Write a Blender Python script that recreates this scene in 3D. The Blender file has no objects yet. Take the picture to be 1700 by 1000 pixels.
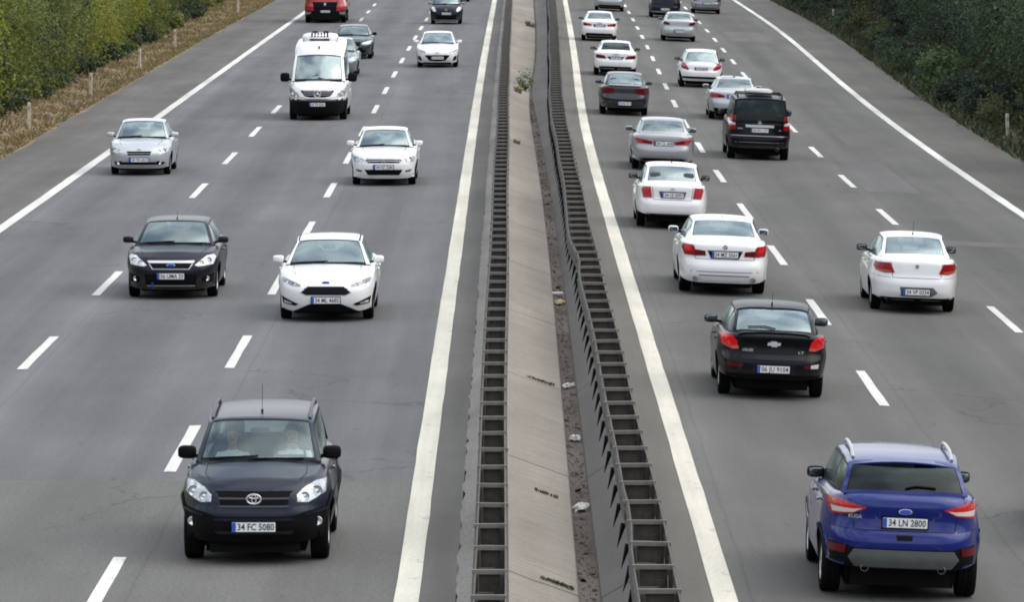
import bpy, bmesh, math, random
import numpy as np
from mathutils import Vector, Matrix, Euler
from mathutils.bvhtree import BVHTree

SC = bpy.context.scene
COL = SC.collection
rad = math.radians
random.seed(7)
RNG = np.random.default_rng(7)

# ------------------------------------------------------------------ camera
F_PX, CAM_H = 8800.0, 8.4            # focal length in pixels of the 1700 px wide photo, camera height
PITCH = math.atan(725.0 / F_PX)
cam_data = bpy.data.cameras.new("camera")
cam = bpy.data.objects.new("camera", cam_data)
COL.objects.link(cam)
cam.location = (0, 0, CAM_H)
cam.rotation_euler = (math.pi / 2 - PITCH, 0, 0)
cam_data.sensor_width = 36.0
cam_data.lens = F_PX / 1700.0 * 36.0
cam_data.clip_start = 0.5
cam_data.clip_end = 6000
SC.camera = cam

# ------------------------------------------------------------------ light and exposure
SC.view_settings.view_transform = 'Standard'
SC.view_settings.look = 'None'
SC.view_settings.gamma = 1.0
SC.view_settings.exposure = 0.62
SC.cycles.filter_width = 1.9          # the photograph is soft
SUN_EL, SUN_AZ = 52.0, 96.0          # azimuth clockwise from +Y: the sun stands to the right
sun_data = bpy.data.lights.new("sun", 'SUN')
sun_data.energy = 1.0
sun_data.angle = rad(74)
sun_data.color = (1.0, 0.965, 0.91)
sun = bpy.data.objects.new("sun", sun_data)
COL.objects.link(sun)
_d = Vector((math.sin(rad(SUN_AZ)) * math.cos(rad(SUN_EL)), math.cos(rad(SUN_AZ)) * math.cos(rad(SUN_EL)), math.sin(rad(SUN_EL))))
sun.rotation_euler = _d.to_track_quat('Z', 'Y').to_euler()
sun.location = (60, 100, 80)

world = bpy.data.worlds.new("World")
SC.world = world
world.use_nodes = True
_nt = world.node_tree
_nt.nodes.clear()
_out = _nt.nodes.new('ShaderNodeOutputWorld')
_bg = _nt.nodes.new('ShaderNodeBackground')
_sky = _nt.nodes.new('ShaderNodeTexSky')
_sky.sky_type = 'NISHITA'
_sky.sun_disc = False
_sky.sun_elevation = rad(SUN_EL)
_sky.sun_rotation = rad(SUN_AZ)
_sky.dust_density = 3.0
_sky.air_density = 1.2
# broken cloud cover in front of the blue
_tc = _nt.nodes.new('ShaderNodeTexCoord')
_mp = _nt.nodes.new('ShaderNodeMapping')
_mp.inputs['Scale'].default_value = (1.0, 1.0, 2.4)
_no = _nt.nodes.new('ShaderNodeTexNoise')
_no.inputs['Scale'].default_value = 3.4
_no.inputs['Detail'].default_value = 6.0
_no.inputs['Roughness'].default_value = 0.55
_cr = _nt.nodes.new('ShaderNodeMapRange')
_cr.inputs['From Min'].default_value = 0.40
_cr.inputs['From Max'].default_value = 0.58
_cr.inputs['To Min'].default_value = 0.12
_cr.inputs['To Max'].default_value = 1.0
_mx = _nt.nodes.new('ShaderNodeMix')
_mx.data_type = 'RGBA'
_mx.inputs['B'].default_value = (7.2, 7.35, 7.5, 1)
_L = _nt.links.new
_L(_tc.outputs['Generated'], _mp.inputs['Vector'])
_L(_mp.outputs['Vector'], _no.inputs['Vector'])
_L(_no.outputs['Fac'], _cr.inputs['Value'])
_L(_cr.outputs['Result'], _mx.inputs['Factor'])
_L(_sky.outputs['Color'], _mx.inputs['A'])
# an overcast dome: brighter overhead than at the horizon
_sx = _nt.nodes.new('ShaderNodeSeparateXYZ')
_L(_tc.outputs['Generated'], _sx.inputs[0])
_gr = _nt.nodes.new('ShaderNodeMapRange')
_gr.inputs['To Min'].default_value = 0.80
_gr.inputs['To Max'].default_value = 1.16
_L(_sx.outputs['Z'], _gr.inputs['Value'])
_vm = _nt.nodes.new('ShaderNodeVectorMath')
_vm.operation = 'SCALE'
_L(_mx.outputs['Result'], _vm.inputs[0])
_L(_gr.outputs['Result'], _vm.inputs['Scale'])
_L(_vm.outputs['Vector'], _bg.inputs['Color'])
_bg.inputs['Strength'].default_value = 0.14
_L(_bg.outputs['Background'], _out.inputs['Surface'])

# ------------------------------------------------------------------ helpers: materials
MATS = {}


def new_mat(name):
    m = bpy.data.materials.new(name)
    m.use_nodes = True
    nt = m.node_tree
    return m, nt, nt.nodes['Principled BSDF']


def simple(name, col, rough=0.5, metal=0.0, coat=0.0, emit=None, spec=0.5, var=0.0, vscale=8.0):
    if name in MATS:
        return MATS[name]
    m, nt, b = new_mat(name)
    b.inputs['Base Color'].default_value = (*col, 1)
    b.inputs['Roughness'].default_value = rough
    b.inputs['Metallic'].default_value = metal
    b.inputs['Coat Weight'].default_value = coat
    b.inputs['Coat Roughness'].default_value = 0.06
    b.inputs['Specular IOR Level'].default_value = spec
    if emit:
        b.inputs['Emission Color'].default_value = (*emit[0], 1)
        b.inputs['Emission Strength'].default_value = emit[1]
    if var > 0:
        tc = nt.nodes.new('ShaderNodeTexCoord')
        n = nt.nodes.new('ShaderNodeTexNoise')
        n.inputs['Scale'].default_value = vscale
        n.inputs['Detail'].default_value = 5
        mr = nt.nodes.new('ShaderNodeMapRange')
        mr.inputs['To Min'].default_value = 1 - var
        mr.inputs['To Max'].default_value = 1 + var
        mr.inputs['From Min'].default_value = 0.3
        mr.inputs['From Max'].default_value = 0.7
        mx = nt.nodes.new('ShaderNodeMix')
        mx.data_type = 'RGBA'
        mx.blend_type = 'MULTIPLY'
        mx.inputs['Factor'].default_value = 1
        mx.inputs['A'].default_value = (*col, 1)
        nt.links.new(tc.outputs['Object'], n.inputs['Vector'])
        nt.links.new(n.outputs['Fac'], mr.inputs['Value'])
        nt.links.new(mr.outputs['Result'], mx.inputs['B'])
        nt.links.new(mx.outputs['Result'], b.inputs['Base Color'])
    MATS[name] = m
    return m


def paint(name, col, metal=0.0, rough=0.35, coat=1.0, dirt=0.25, spec=0.5):
    """car paint with clear coat and road dust gathered low on the body"""
    if name in MATS:
        return MATS[name]
    m, nt, b = new_mat(name)
    tc = nt.nodes.new('ShaderNodeTexCoord')
    sep = nt.nodes.new('ShaderNodeSeparateXYZ')
    nt.links.new(tc.outputs['Object'], sep.inputs[0])
    n = nt.nodes.new('ShaderNodeTexNoise')
    n.inputs['Scale'].default_value = 5
    n.inputs['Detail'].default_value = 6
    nt.links.new(tc.outputs['Object'], n.inputs['Vector'])
    mr = nt.nodes.new('ShaderNodeMapRange')
    mr.inputs['From Min'].default_value = 0.55
    mr.inputs['From Max'].default_value = 0.15
    nt.links.new(sep.outputs['Z'], mr.inputs['Value'])
    mu = nt.nodes.new('ShaderNodeMath')
    mu.operation = 'MULTIPLY'
    nt.links.new(mr.outputs['Result'], mu.inputs[0])
    nt.links.new(n.outputs['Fac'], mu.inputs[1])
    mu2 = nt.nodes.new('ShaderNodeMath')
    mu2.operation = 'MULTIPLY'
    mu2.inputs[1].default_value = dirt * 2
    nt.links.new(mu.outputs[0], mu2.inputs[0])
    mx = nt.nodes.new('ShaderNodeMix')
    mx.data_type = 'RGBA'
    mx.inputs['A'].default_value = (*col, 1)
    mx.inputs['B'].default_value = (0.16, 0.15, 0.135, 1)
    nt.links.new(mu2.outputs[0], mx.inputs['Factor'])
    nt.links.new(mx.outputs['Result'], b.inputs['Base Color'])
    b.inputs['Metallic'].default_value = metal
    b.inputs['Roughness'].default_value = rough
    b.inputs['Coat Weight'].default_value = coat
    b.inputs['Coat Roughness'].default_value = 0.05
    b.inputs['Specular IOR Level'].default_value = spec
    MATS[name] = m
    return m


def glass_mat(name, tint, refl_boost=0.05, ior=1.55):
    if name in MATS:
        return MATS[name]
    m = bpy.data.materials.new(name)
    m.use_nodes = True
    nt = m.node_tree
    nt.nodes.clear()
    o = nt.nodes.new('ShaderNodeOutputMaterial')
    t = nt.nodes.new('ShaderNodeBsdfTransparent')
    t.inputs['Color'].default_value = (*tint, 1)
    g = nt.nodes.new('ShaderNodeBsdfGlossy')
    g.inputs['Roughness'].default_value = 0.16
    g.inputs['Color'].default_value = (0.80, 0.96, 0.97, 1)
    lw = nt.nodes.new('ShaderNodeLayerWeight')
    lw.inputs['Blend'].default_value = 0.5
    pw = nt.nodes.new('ShaderNodeMath')
    pw.operation = 'POWER'
    pw.inputs[1].default_value = 4.0
    ad = nt.nodes.new('ShaderNodeMath')
    ad.operation = 'MULTIPLY_ADD'
    ad.inputs[1].default_value = 0.85
    ad.inputs[2].default_value = refl_boost + 0.05
    ad.use_clamp = True
    mx = nt.nodes.new('ShaderNodeMixShader')
    nt.links.new(lw.outputs['Facing'], pw.inputs[0])
    nt.links.new(pw.outputs[0], ad.inputs[0])
    nt.links.new(ad.outputs[0], mx.inputs['Fac'])
    nt.links.new(t.outputs[0], mx.inputs[1])
    nt.links.new(g.outputs[0], mx.inputs[2])
    nt.links.new(mx.outputs[0], o.inputs['Surface'])
    MATS[name] = m
    return m


# ------------------------------------------------------------------ helpers: objects
def tag(o, label=None, cat=None, group=None, kind=None):
    if label: o['label'] = label
    if cat: o['category'] = cat
    if group: o['group'] = group
    if kind: o['kind'] = kind
    return o


def empty(name, loc=(0, 0, 0), rot=(0, 0, 0), parent=None):
    o = bpy.data.objects.new(name, None)
    COL.objects.link(o)
    o.location = loc
    o.rotation_euler = rot
    o.empty_display_size = 0.2
    if parent: o.parent = parent
    return o


def mesh_data(name, verts, faces, mats, fmat=None, smooth=True, sharp=None):
    me = bpy.data.meshes.new(name)
    me.from_pydata([tuple(v) for v in verts], [], [tuple(f) for f in faces])
    if not isinstance(mats, (list, tuple)): mats = [mats]
    for m in mats: me.materials.append(m)
    if fmat is not None and len(fmat):
        me.polygons.foreach_set('material_index', np.array(fmat, dtype=np.int32))
    if smooth:
        me.polygons.foreach_set('use_smooth', np.ones(len(me.polygons), dtype=bool))
        if sharp is not None:
            me.set_sharp_from_angle(angle=rad(sharp))
    me.update()
    return me


def add(name, me, parent=None, loc=None, rot=None):
    o = bpy.data.objects.new(name, me)
    COL.objects.link(o)
    if parent: o.parent = parent
    if loc is not None: o.location = loc
    if rot is not None: o.rotation_euler = rot
    return o


class MB:
    """collects shapes into one mesh"""

    def __init__(self):
        self.v, self.f, self.m = [], [], []

    def add(self, verts, faces, mi=0):
        b = len(self.v)
        self.v += [tuple(p) for p in verts]
        self.f += [tuple(i + b for i in q) for q in faces]
        self.m += [mi] * len(faces)
        return self

    def box(self, c, s, mi=0, rot=None, taper=1.0):
        x, y, z = s[0] / 2, s[1] / 2, s[2] / 2
        P = [Vector((sx * x * (taper if sz > 0 else 1), sy * y * (taper if sz > 0 else 1), sz * z)) for sz in (-1, 1) for sy in (-1, 1) for sx in (-1, 1)]
        if rot is not None:
            R = Euler(rot).to_matrix()
            P = [R @ p for p in P]
        P = [p + Vector(c) for p in P]
        return self.add(P, [(0, 2, 3, 1), (4, 5, 7, 6), (0, 1, 5, 4), (2, 6, 7, 3), (0, 4, 6, 2), (1, 3, 7, 5)], mi)

    def sell(self, c, r, e1=0.5, e2=0.5, nu=16, nv=10, mi=0, rot=None):
        """superellipsoid: rounded block"""
        V, Fc = [], []
        sp = lambda a, e: math.copysign(abs(a) ** e, a)
        R = Euler(rot).to_matrix() if rot is not None else None
        for j in range(nv + 1):
            ph = -math.pi / 2 + math.pi * j / nv
            for i in range(nu):
                th = 2 * math.pi * i / nu
                p = Vector((r[0] * sp(math.cos(ph), e1) * sp(math.cos(th), e2), r[1] * sp(math.cos(ph), e1) * sp(math.sin(th), e2), r[2] * sp(math.sin(ph), e1)))
                if R: p = R @ p
                V.append(p + Vector(c))
        for j in range(nv):
            for i in range(nu):
                a, b = j * nu + i, j * nu + (i + 1) % nu
                Fc.append((a, b, b + nu, a + nu))
        return self.add(V, Fc, mi)

    def tube(self, pts, r, n=8, mi=0, closed=False, cap=True):
        pts = [Vector(p) for p in pts]
        m = len(pts)
        V, Fc = [], []
        rr = r if isinstance(r, (list, tuple)) else [r] * m
        for i, p in enumerate(pts):
            if closed: t = pts[(i + 1) % m] - pts[i - 1]
            else: t = pts[min(i + 1, m - 1)] - pts[max(i - 1, 0)]
            t.normalize()
            up = Vector((0, 0, 1)) if abs(t.z) < 0.9 else Vector((0, 1, 0))
            a = t.cross(up).normalized()
            b = a.cross(t)
            for k in range(n):
                th = 2 * math.pi * k / n
                V.append(p + (a * math.cos(th) + b * math.sin(th)) * rr[i])
        for i in range(m if closed else m - 1):
            for k in range(n):
                k2, i2 = (k + 1) % n, (i + 1) % m
                Fc.append((i * n + k, i * n + k2, i2 * n + k2, i2 * n + k))
        if cap and not closed:
            Fc.append(tuple(range(n)))
            Fc.append(tuple((m - 1) * n + k for k in range(n))[::-1])
        return self.add(V, Fc, mi)

    def lathe(self, prof, n=32, axis='x', c=(0, 0, 0), mi=0, a0=0.0, a1=2 * math.pi):
        """prof: (along axis, radius)"""
        V, Fc = [], []
        full = abs(a1 - a0 - 2 * math.pi) < 1e-6
        for i in range(n if full else n + 1):
            th = a0 + (a1 - a0) * i / n
            for (h, r) in prof:
                if axis == 'x': q = (h, r * math.cos(th), r * math.sin(th))
                elif axis == 'y': q = (r * math.cos(th), h, r * math.sin(th))
                else: q = (r * math.cos(th), r * math.sin(th), h)
                V.append((q[0] + c[0], q[1] + c[1], q[2] + c[2]))
        k = len(prof)
        for i in range(n):
            i2 = (i + 1) % n if full else i + 1
            for j in range(k - 1):
                Fc.append((i * k + j, i2 * k + j, i2 * k + j + 1, i * k + j + 1))
        return self.add(V, Fc, mi)

    def prism(self, poly, y0, y1, mi=0):
        """polygon in x,z extruded along y"""
        n = len(poly)
        V = [(p[0], y0, p[1]) for p in poly] + [(p[0], y1, p[1]) for p in poly]
        Fc = [tuple(range(n)), tuple(range(2 * n - 1, n - 1, -1))] + [(i, i + n, (i + 1) % n + n, (i + 1) % n) for i in range(n)]
        return self.add(V, Fc, mi)

    def build(self, name, mats, parent=None, smooth=True, sharp=40, loc=None, rot=None):
        me = mesh_data(name, self.v, self.f, mats, self.m, smooth, sharp)
        return add(name, me, parent, loc, rot)


def fast_mesh(name, verts, quads, mats):
    """numpy arrays: verts (n,3), quads (m,4)"""
    me = bpy.data.meshes.new(name)
    me.vertices.add(len(verts))
    me.vertices.foreach_set('co', np.asarray(verts, dtype=np.float32).ravel())
    q = np.asarray(quads, dtype=np.int32)
    me.loops.add(q.size)
    me.loops.foreach_set('vertex_index', q.ravel())
    me.polygons.add(len(q))
    me.polygons.foreach_set('loop_start', np.arange(0, q.size, q.shape[1], dtype=np.int32))
    me.polygons.foreach_set('loop_total', np.full(len(q), q.shape[1], dtype=np.int32))
    for m in (mats if isinstance(mats, (list, tuple)) else [mats]): me.materials.append(m)
    me.update(calc_edges=True)
    me.validate()
    return me


# ------------------------------------------------------------------ the lie of the road (metres; y = distance from the bridge)
def curve(pts, blur):
    ys = np.arange(-60, 1000, 2.0)
    P = np.array(pts)
    v = np.interp(ys, P[:, 0], P[:, 1])
    lo, hi = ys < P[0, 0], ys > P[-1, 0]
    v[hi] = P[-1, 1] + (ys[hi] - P[-1, 0]) * (P[-1, 1] - P[-2, 1]) / (P[-1, 0] - P[-2, 0])
    k = max(1, int(blur / 2))
    ker = np.ones(2 * k + 1) / (2 * k + 1)
    for _ in range(2):
        v = np.convolve(np.pad(v, k, mode='reflect', reflect_type='odd'), ker, mode='valid')
    return lambda y: np.interp(y, ys, v)


XLI = curve([(55, -1.19), (70, -1.225), (120, -1.23), (200, -1.25), (270, -1.17), (330, -1.09), (420, -0.9)], 24)
XL1 = curve([(55, -4.79), (75, -4.745), (100, -4.7), (180, -4.69), (230, -4.75), (290, -4.66), (420, -4.4)], 24)
XL2 = curve([(55, -8.25), (87, -8.2), (115, -8.07), (180, -8.1), (290, -8.18), (330, -8.3), (420, -8.5)], 24)
XLO = curve([(55, -11.95), (137, -11.78), (230, -11.84), (300, -11.84), (420, -11.8)], 30)
XLE = curve([(55, -14.4), (150, -14.58), (210, -14.72), (280, -14.85), (330, -14.6), (420, -14.5)], 30)
XRI = curve([(55, 2.5), (75, 2.48), (100, 2.41), (120, 2.38), (150, 2.33), (178, 2.36), (201, 2.53), (232, 2.77), (275, 3.03), (336, 3.36), (420, 3.8)], 20)
XR1 = curve([(55, 6.02), (95, 6.0), (130, 5.88), (155, 5.73), (180, 5.80), (209, 6.03), (242, 6.38), (280, 6.7), (327, 6.98), (420, 7.5)], 20)
XR2 = curve([(55, 9.75), (103, 9.62), (135, 9.38), (165, 9.31), (180, 9.36), (212, 9.66), (242, 9.97), (282, 10.45), (330, 10.75), (420, 11.3)], 20)
XRO = curve([(55, 13.3), (135, 13.12), (165, 13.08), (191, 13.2), (213, 13.5), (240, 13.86), (271, 14.38), (302, 14.68), (354, 14.8), (420, 15.1)], 20)
XRE = curve([(55, 15.8), (160, 15.5), (190, 15.62), (218, 15.95), (253, 16.8), (286, 17.3), (320, 17.5), (358, 17.3), (420, 17.3)], 24)
CROSS, ZR0 = 0.04, -0.15


def zr(x, y):
    """height of the right carriageway, which falls away from the median"""
    return ZR0 - CROSS * (x - XRI(y))


def unproject(px, py, plane):
    a, b = (px - 850.0) / F_PX, (500.0 - py) / F_PX
    dx, dy, dz = a, math.cos(PITCH) + b * math.sin(PITCH), -math.sin(PITCH) + b * math.cos(PITCH)
    z = 0.0
    for _ in range(10):
        t = (z - CAM_H) / dz
        x, y = t * dx, t * dy
        z = plane(x, y)
    return x, y, z

# ------------------------------------------------------------------ vehicle builder
BLACK = simple('black_plastic', (0.005, 0.005, 0.006), 0.65, spec=0.08)
TRIM = simple('window_rubber', (0.005, 0.005, 0.006), 0.5, spec=0.12)
DARK = simple('underbody', (0.006, 0.006, 0.006), 0.9, spec=0.1)
CABIN = simple('cabin_lining', (0.035, 0.037, 0.04), 0.8, spec=.2)
SEATM = simple('seat_cloth', (0.085, 0.088, 0.095), 0.9, var=0.2)
TYRE = simple('tyre_rubber', (0.007, 0.007, 0.007), 0.9, spec=0.08, var=0.3, vscale=12)
ALLOY = simple('alloy_rim', (0.45, 0.46, 0.47), 0.35, metal=0.8)
STEEL = simple('dark_hubcap', (0.25, 0.25, 0.26), 0.45, metal=0.5)
CHROME = simple('chrome', (0.62, 0.63, 0.65), 0.22, metal=0.55)
MIRG = simple('mirror_glass', (.13, .14, .15), .08, metal=.9)
SILVERP = simple('silver_plastic', (0.42, 0.43, 0.44), 0.35, metal=0.6)
LENS = simple('headlamp_lens', (0.46, 0.49, 0.53), 0.15, metal=0.35, coat=.6, var=0.45, vscale=14)
LENSD = simple('headlamp_shade', (0.20, 0.215, 0.235), 0.15, metal=0.3, coat=1.0, var=0.3, vscale=14)
BOWL = simple('lamp_reflector', (0.80, 0.83, 0.86), 0.1, metal=0.9)
REDL = simple('red_lens', (0.24, 0.004, 0.006), 0.25, coat=.15, spec=.2, var=0.25, vscale=16)
REDD = simple('dark_red_lens', (0.085, 0.004, 0.008), 0.25, coat=.15, spec=.2, var=0.25, vscale=16)
REDLIT = simple('lit_brake_lens', (0.30, 0.004, 0.006), 0.25, coat=.2, spec=.2, emit=((1.0, 0.015, 0.02), 0.14))
WLENS = simple('clear_rear_lens', (0.55, 0.50, 0.50), 0.2, coat=.5)
PLATEW = simple('plate_white', (0.72, 0.73, 0.74), 0.4)
PLATEB = simple('plate_blue', (0.02, 0.07, 0.42), 0.4)
INK = simple('plate_ink', (0.01, 0.01, 0.012), 0.5)
GREYP = simple('grey_lower_trim', (0.078, 0.085, 0.085), 0.5, var=0.1)
GREYL = simple('badge_grey', (0.3, 0.31, 0.33), 0.3, metal=0.7)
GLASS = glass_mat('window_glass', (0.66, 0.82, 0.80), 0.22)
GLASSD = glass_mat('tinted_glass', (0.07, 0.08, 0.09), -0.025)
GLASSM = glass_mat('half_tinted_glass', (0.42, 0.49, 0.52), 0.16)


def sm(pts, blur, lo, hi, n=500):
    P = np.array(sorted(pts))
    x = np.linspace(lo, hi, n)
    v = np.interp(x, P[:, 0], P[:, 1])
    k = max(1, int(blur / (hi - lo) * n))
    ker = np.ones(2 * k + 1) / (2 * k + 1)
    for _ in range(2):
        v = np.convolve(np.pad(v, k, mode='edge'), ker, mode='valid')
    return lambda q: np.interp(q, x, v)


def seat_set(root, S, rows):
    for (y, xs, z) in rows:
        for x in xs:
            b = MB()
            b.sell((x, y, z), (0.25, 0.08, 0.33), 0.4, 0.5, rot=(rad(14), 0, 0))
            b.sell((x, y + 0.28, z - 0.3), (0.25, 0.27, 0.09), 0.4, 0.5)
            b.sell((x, y - 0.11, z + 0.40), (0.13, 0.05, 0.09), 0.5, 0.6, rot=(rad(10), 0, 0))
            b.tube([(x - 0.05, y - 0.07, z + 0.25), (x - 0.05, y - 0.09, z + 0.38)], 0.008, 6)
            b.tube([(x + 0.05, y - 0.07, z + 0.25), (x + 0.05, y - 0.09, z + 0.38)], 0.008, 6)
            b.build('seat', SEATM, root)


WHEELS = {}


def wheel_meshes(r, w, style):
    key = (round(r, 3), round(w, 3), style)
    if key in WHEELS: return WHEELS[key]
    h = w / 2
    rr = r * 0.64
    t = MB().lathe([(-h * .8, rr), (-h, r * .80), (-h * .97, r * .93), (-h * .8, r * .985), (-h * .45, r), (-h * .42, r * .982), (-h * .34, r * .982), (-h * .31, r), (-.02, r), (-.015, r * .982), (.015, r * .982), (.02, r), (h * .31, r), (h * .34, r * .982), (h * .42, r * .982), (h * .45, r), (h * .8, r * .985), (h * .97, r * .93), (h, r * .80), (h * .8, rr)], 40)
    tm = mesh_data('tyre', t.v, t.f, TYRE, None, True, 30)
    d = MB()
    d.lathe([(h * .8, rr * 1.01), (h * .9, rr * .97), (h * .55, rr * .90), (-h * .8, rr * .93), (-h * .8, rr * 1.01)], 36)
    d.lathe([(h * .05, rr * .9), (h * .05, 0.001)], 24, mi=1)
    d.lathe([(h * .2, rr * .28), (h * .78, rr * .24), (h * .84, rr * .1), (h * .84, 0.001)], 20)
    ns = 5 if style == 'alloy' else 9
    for k in range(ns):
        a = 2 * math.pi * k / ns
        for s in ((-1, 1) if style == 'alloy' else (0,)):
            c = a + s * 0.13
            p0 = Vector((h * .70, math.cos(a) * rr * .2, math.sin(a) * rr * .2))
            p1 = Vector((h * .66, math.cos(c) * rr * .93, math.sin(c) * rr * .93))
            d.tube([p0, (p0 + p1) / 2 + Vector((h * .04, 0, 0)), p1], [rr * .09, rr * .075, rr * .085], 6)
    dm = mesh_data('rim', d.v, d.f, [ALLOY if style == 'alloy' else STEEL, DARK], d.m, True, 40)
    WHEELS[key] = (tm, dm)
    return WHEELS[key]


def text_mesh(body, size, name, bold=0.0, sx=1.0):
    cu = bpy.data.curves.new(name, 'FONT')
    cu.body = body
    cu.size = size
    cu.align_x = 'CENTER'
    cu.align_y = 'CENTER'
    cu.extrude = 0.0015
    cu.offset = bold
    cu.resolution_u = 2
    o = bpy.data.objects.new(name, cu)
    COL.objects.link(o)
    bpy.context.view_layer.update()
    me = bpy.data.meshes.new_from_object(o.evaluated_get(bpy.context.evaluated_depsgraph_get()))
    bpy.data.objects.remove(o)
    bpy.data.curves.remove(cu)
    if sx != 1.0:
        for v in me.vertices: v.co.x *= sx
    me.materials.clear()
    return me


class Car:
    def __init__(self, name, S):
        self.S = S
        self.root = empty(name)
        self.hull()
        self.house()
        self.assemble()

    # ---- lower body: stacked plan outlines with a front and a rear profile
    def hull(self):
        S = self.S
        wb = S['wb']
        self.yF, self.yR = wb / 2 + S['fo'], wb / 2 + S['ro']
        yF, yR, W = self.yF, self.yR, S['W']
        insF = sm(S['front'], 0.025, 0, 2.2)
        insR = sm(S['rear'], 0.025, 0, 2.2)
        wp = sm(S.get('wprof', [(0.15, .93), (.35, .975), (.55, .99), (.72, 1.0), (.9, .985), (1.1, .945), (1.3, .90)]), 0.04, 0, 2.4)
        zt0 = sm(S['ztop'], S.get('ztblur', 0.08), -3.5, 3.5, 1400)
        cro = sm(S.get('crown', [(-3, .02), (0.3, .02), (1.2, .06), (3, .06)]), 0.2, -3.5, 3.5)
        pf, pr = S.get('pf', 5.0), S.get('pr', 6.0)
        bf, br = S.get('bowf', .06), S.get('bowr', .03)
        rf = S.get('fillet', 0.07)
        zsF, zs, zsR = S.get('zbf', .19), S.get('sill', .17), S.get('zbr', .26)
        r, Ra = S['r'], S['r'] * S.get('arch', 1.16)
        self.ztf = lambda x, y, w: zt0(y) + cro(y) * (1 - np.clip(x / w, -1, 1) ** 2)
        self.zt0 = zt0
        A = np.concatenate([np.linspace(0, .7, 15), np.linspace(.74, .86, 4)])
        nb = int(S.get('nside', 110))
        bF = (1 - .86 ** pf) ** (1 / pf) - .012
        bR = (1 - .86 ** pr) ** (1 / pr) - .012
        B = np.linspace(bF, -bR, nb)
        mode = np.concatenate([np.zeros(len(A)), np.ones(nb), np.zeros(len(A))])
        val = np.concatenate([A, np.abs(B), A[::-1]])
        sgn = np.concatenate([np.ones(len(A)), np.where(B >= 0, 1, -1), -np.ones(len(A))])
        n = len(val)
        p = np.where(sgn > 0, pf, pr)
        bow = np.where(sgn > 0, bf, br)
        kb = 22
        g = np.concatenate([np.linspace(0, 1, kb), np.ones(5)])
        phi = np.concatenate([np.zeros(kb), np.linspace(0, math.pi / 2, 6)[1:]])
        K = len(g)
        g, phi = g[:, None], phi[:, None]
        ins = rf * (1 - np.cos(phi))
        z = np.full((K, n), .6) + 0 * g
        for _ in range(7):
            L = np.where(sgn > 0, yF - insF(z), yR - insR(z)) - ins
            w = W * wp(z) - ins
            comp = (1 - val ** p) ** (1 / p)
            x = np.where(mode > 0, w * comp, val * w)
            yy = np.where(mode > 0, val * L, L * comp)
            t = np.clip((yy / L - .55) / .45, 0, 1)
            yy = yy - bow * np.clip(x / w, 0, 1) ** 2 * t * t * (3 - 2 * t)
            y = sgn * yy
            zt = self.ztf(x, y, w) - S.get('cornerdrop', .0) * (x / w) ** 4 * np.clip((yy / L - .8) / .2, 0, 1)
            zb = np.where(y > wb / 2 + Ra * .9, zsF, np.where(y < -wb / 2 - Ra * .9, zsR, zs))
            zb = zb + .07 * (x / w) ** 6
            for ya in (wb / 2, -wb / 2):
                d = np.abs(y - ya)
                arch = np.where((d < Ra) & (x / w > .8), r + np.sqrt(np.maximum(Ra * Ra - d * d, 0)), 0)
                zb = np.maximum(zb, arch)
            z = zb + g * (zt - rf - zb)
            z = np.where(phi > 0, zt - rf * (1 - np.sin(phi)), z)
        fl = S.get('flare', .02)
        for ya in (wb / 2, -wb / 2):
            x = x + fl * np.exp(-((y - ya) / (Ra * .95)) ** 4) * np.exp(-((z - r - Ra * .75) / .28) ** 2)
        self.topx, self.topy = x[-1].copy(), y[-1].copy()
        V = np.stack([x, y, z], -1).reshape(-1, 3).tolist()
        idx = np.arange(K * n).reshape(K, n)
        lidx = idx.copy()
        for k in range(K):
            for j in range(1, n - 1):
                lidx[k, j] = len(V)
                q = V[idx[k, j]]
                V.append([-q[0], q[1], q[2]])
        F, T = [], []
        for k in range(K - 1):
            for j in range(n - 1):
                F.append((idx[k, j], idx[k + 1, j], idx[k + 1, j + 1], idx[k, j + 1])); T.append('side')
                F.append((lidx[k, j], lidx[k, j + 1], lidx[k + 1, j + 1], lidx[k + 1, j])); T.append('side')
        # top deck with the cabin opening sunk
        sv = np.array([1, .93, .87, .84, .6, .3, 0, -.3, -.6, -.84, -.87, -.93, -1])
        yc0, yc3 = S['cowl'][0], S['back'][0]
        dep = S.get('cabdepth', .38)
        rows = []
        for j in range(n):
            xi, yi = x[-1, j], y[-1, j]
            row = []
            for s in sv:
                if j in (0, n - 1): row.append(idx[-1, j]); continue
                if s == 1: row.append(idx[-1, j]); continue
                if s == -1: row.append(lidx[-1, j]); continue
                zz = float(self.ztf(xi * s, yi, w[-1, j]))
                if abs(s) < .85 and yc3 + .16 < yi < yc0 - S.get('dash', .42): zz -= dep
                row.append(len(V))
                V.append([xi * s, yi, zz])
            rows.append(row)
        for j in range(n - 1):
            for m in range(len(sv) - 1):
                q = [rows[j][m], rows[j][m + 1], rows[j + 1][m + 1], rows[j + 1][m]]
                u = []
                for a in q:
                    if a not in u: u.append(a)
                if len(u) > 2:
                    F.append(tuple(u)); T.append('deck')
        self.hV, self.hF, self.hT = V, F, T

    # ---- greenhouse
    def house(self):
        S = self.S
        (y0, z0), (y1, z1), (y2, z2), (y3, z3) = S['cowl'], S['head'], S['rhead'], S['back']
        xw = S['xw']
        bow = S.get('bow', (.16, .09, .04, .06))
        cz = (.02, S.get('rcrown', .055), S.get('rcrown', .055), .03)
        sw = S['sw']
        uW = list(np.array([0, .06, .18, .34, .5, .66, .82, .94, 1.0]))
        uB = [0, S.get('bg', (.08, .93))[0], .25, .4, .55, .7, .82, S.get('bg', (.08, .93))[1], 1.0]
        yr = set(np.linspace(y1, y2, 13).tolist())
        for a, b in sw:
            for q in (a, b):
                if y2 < q < y1: yr.add(q)
        yr = sorted(yr, reverse=True)
        C, E, seg = [], [], []
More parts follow.
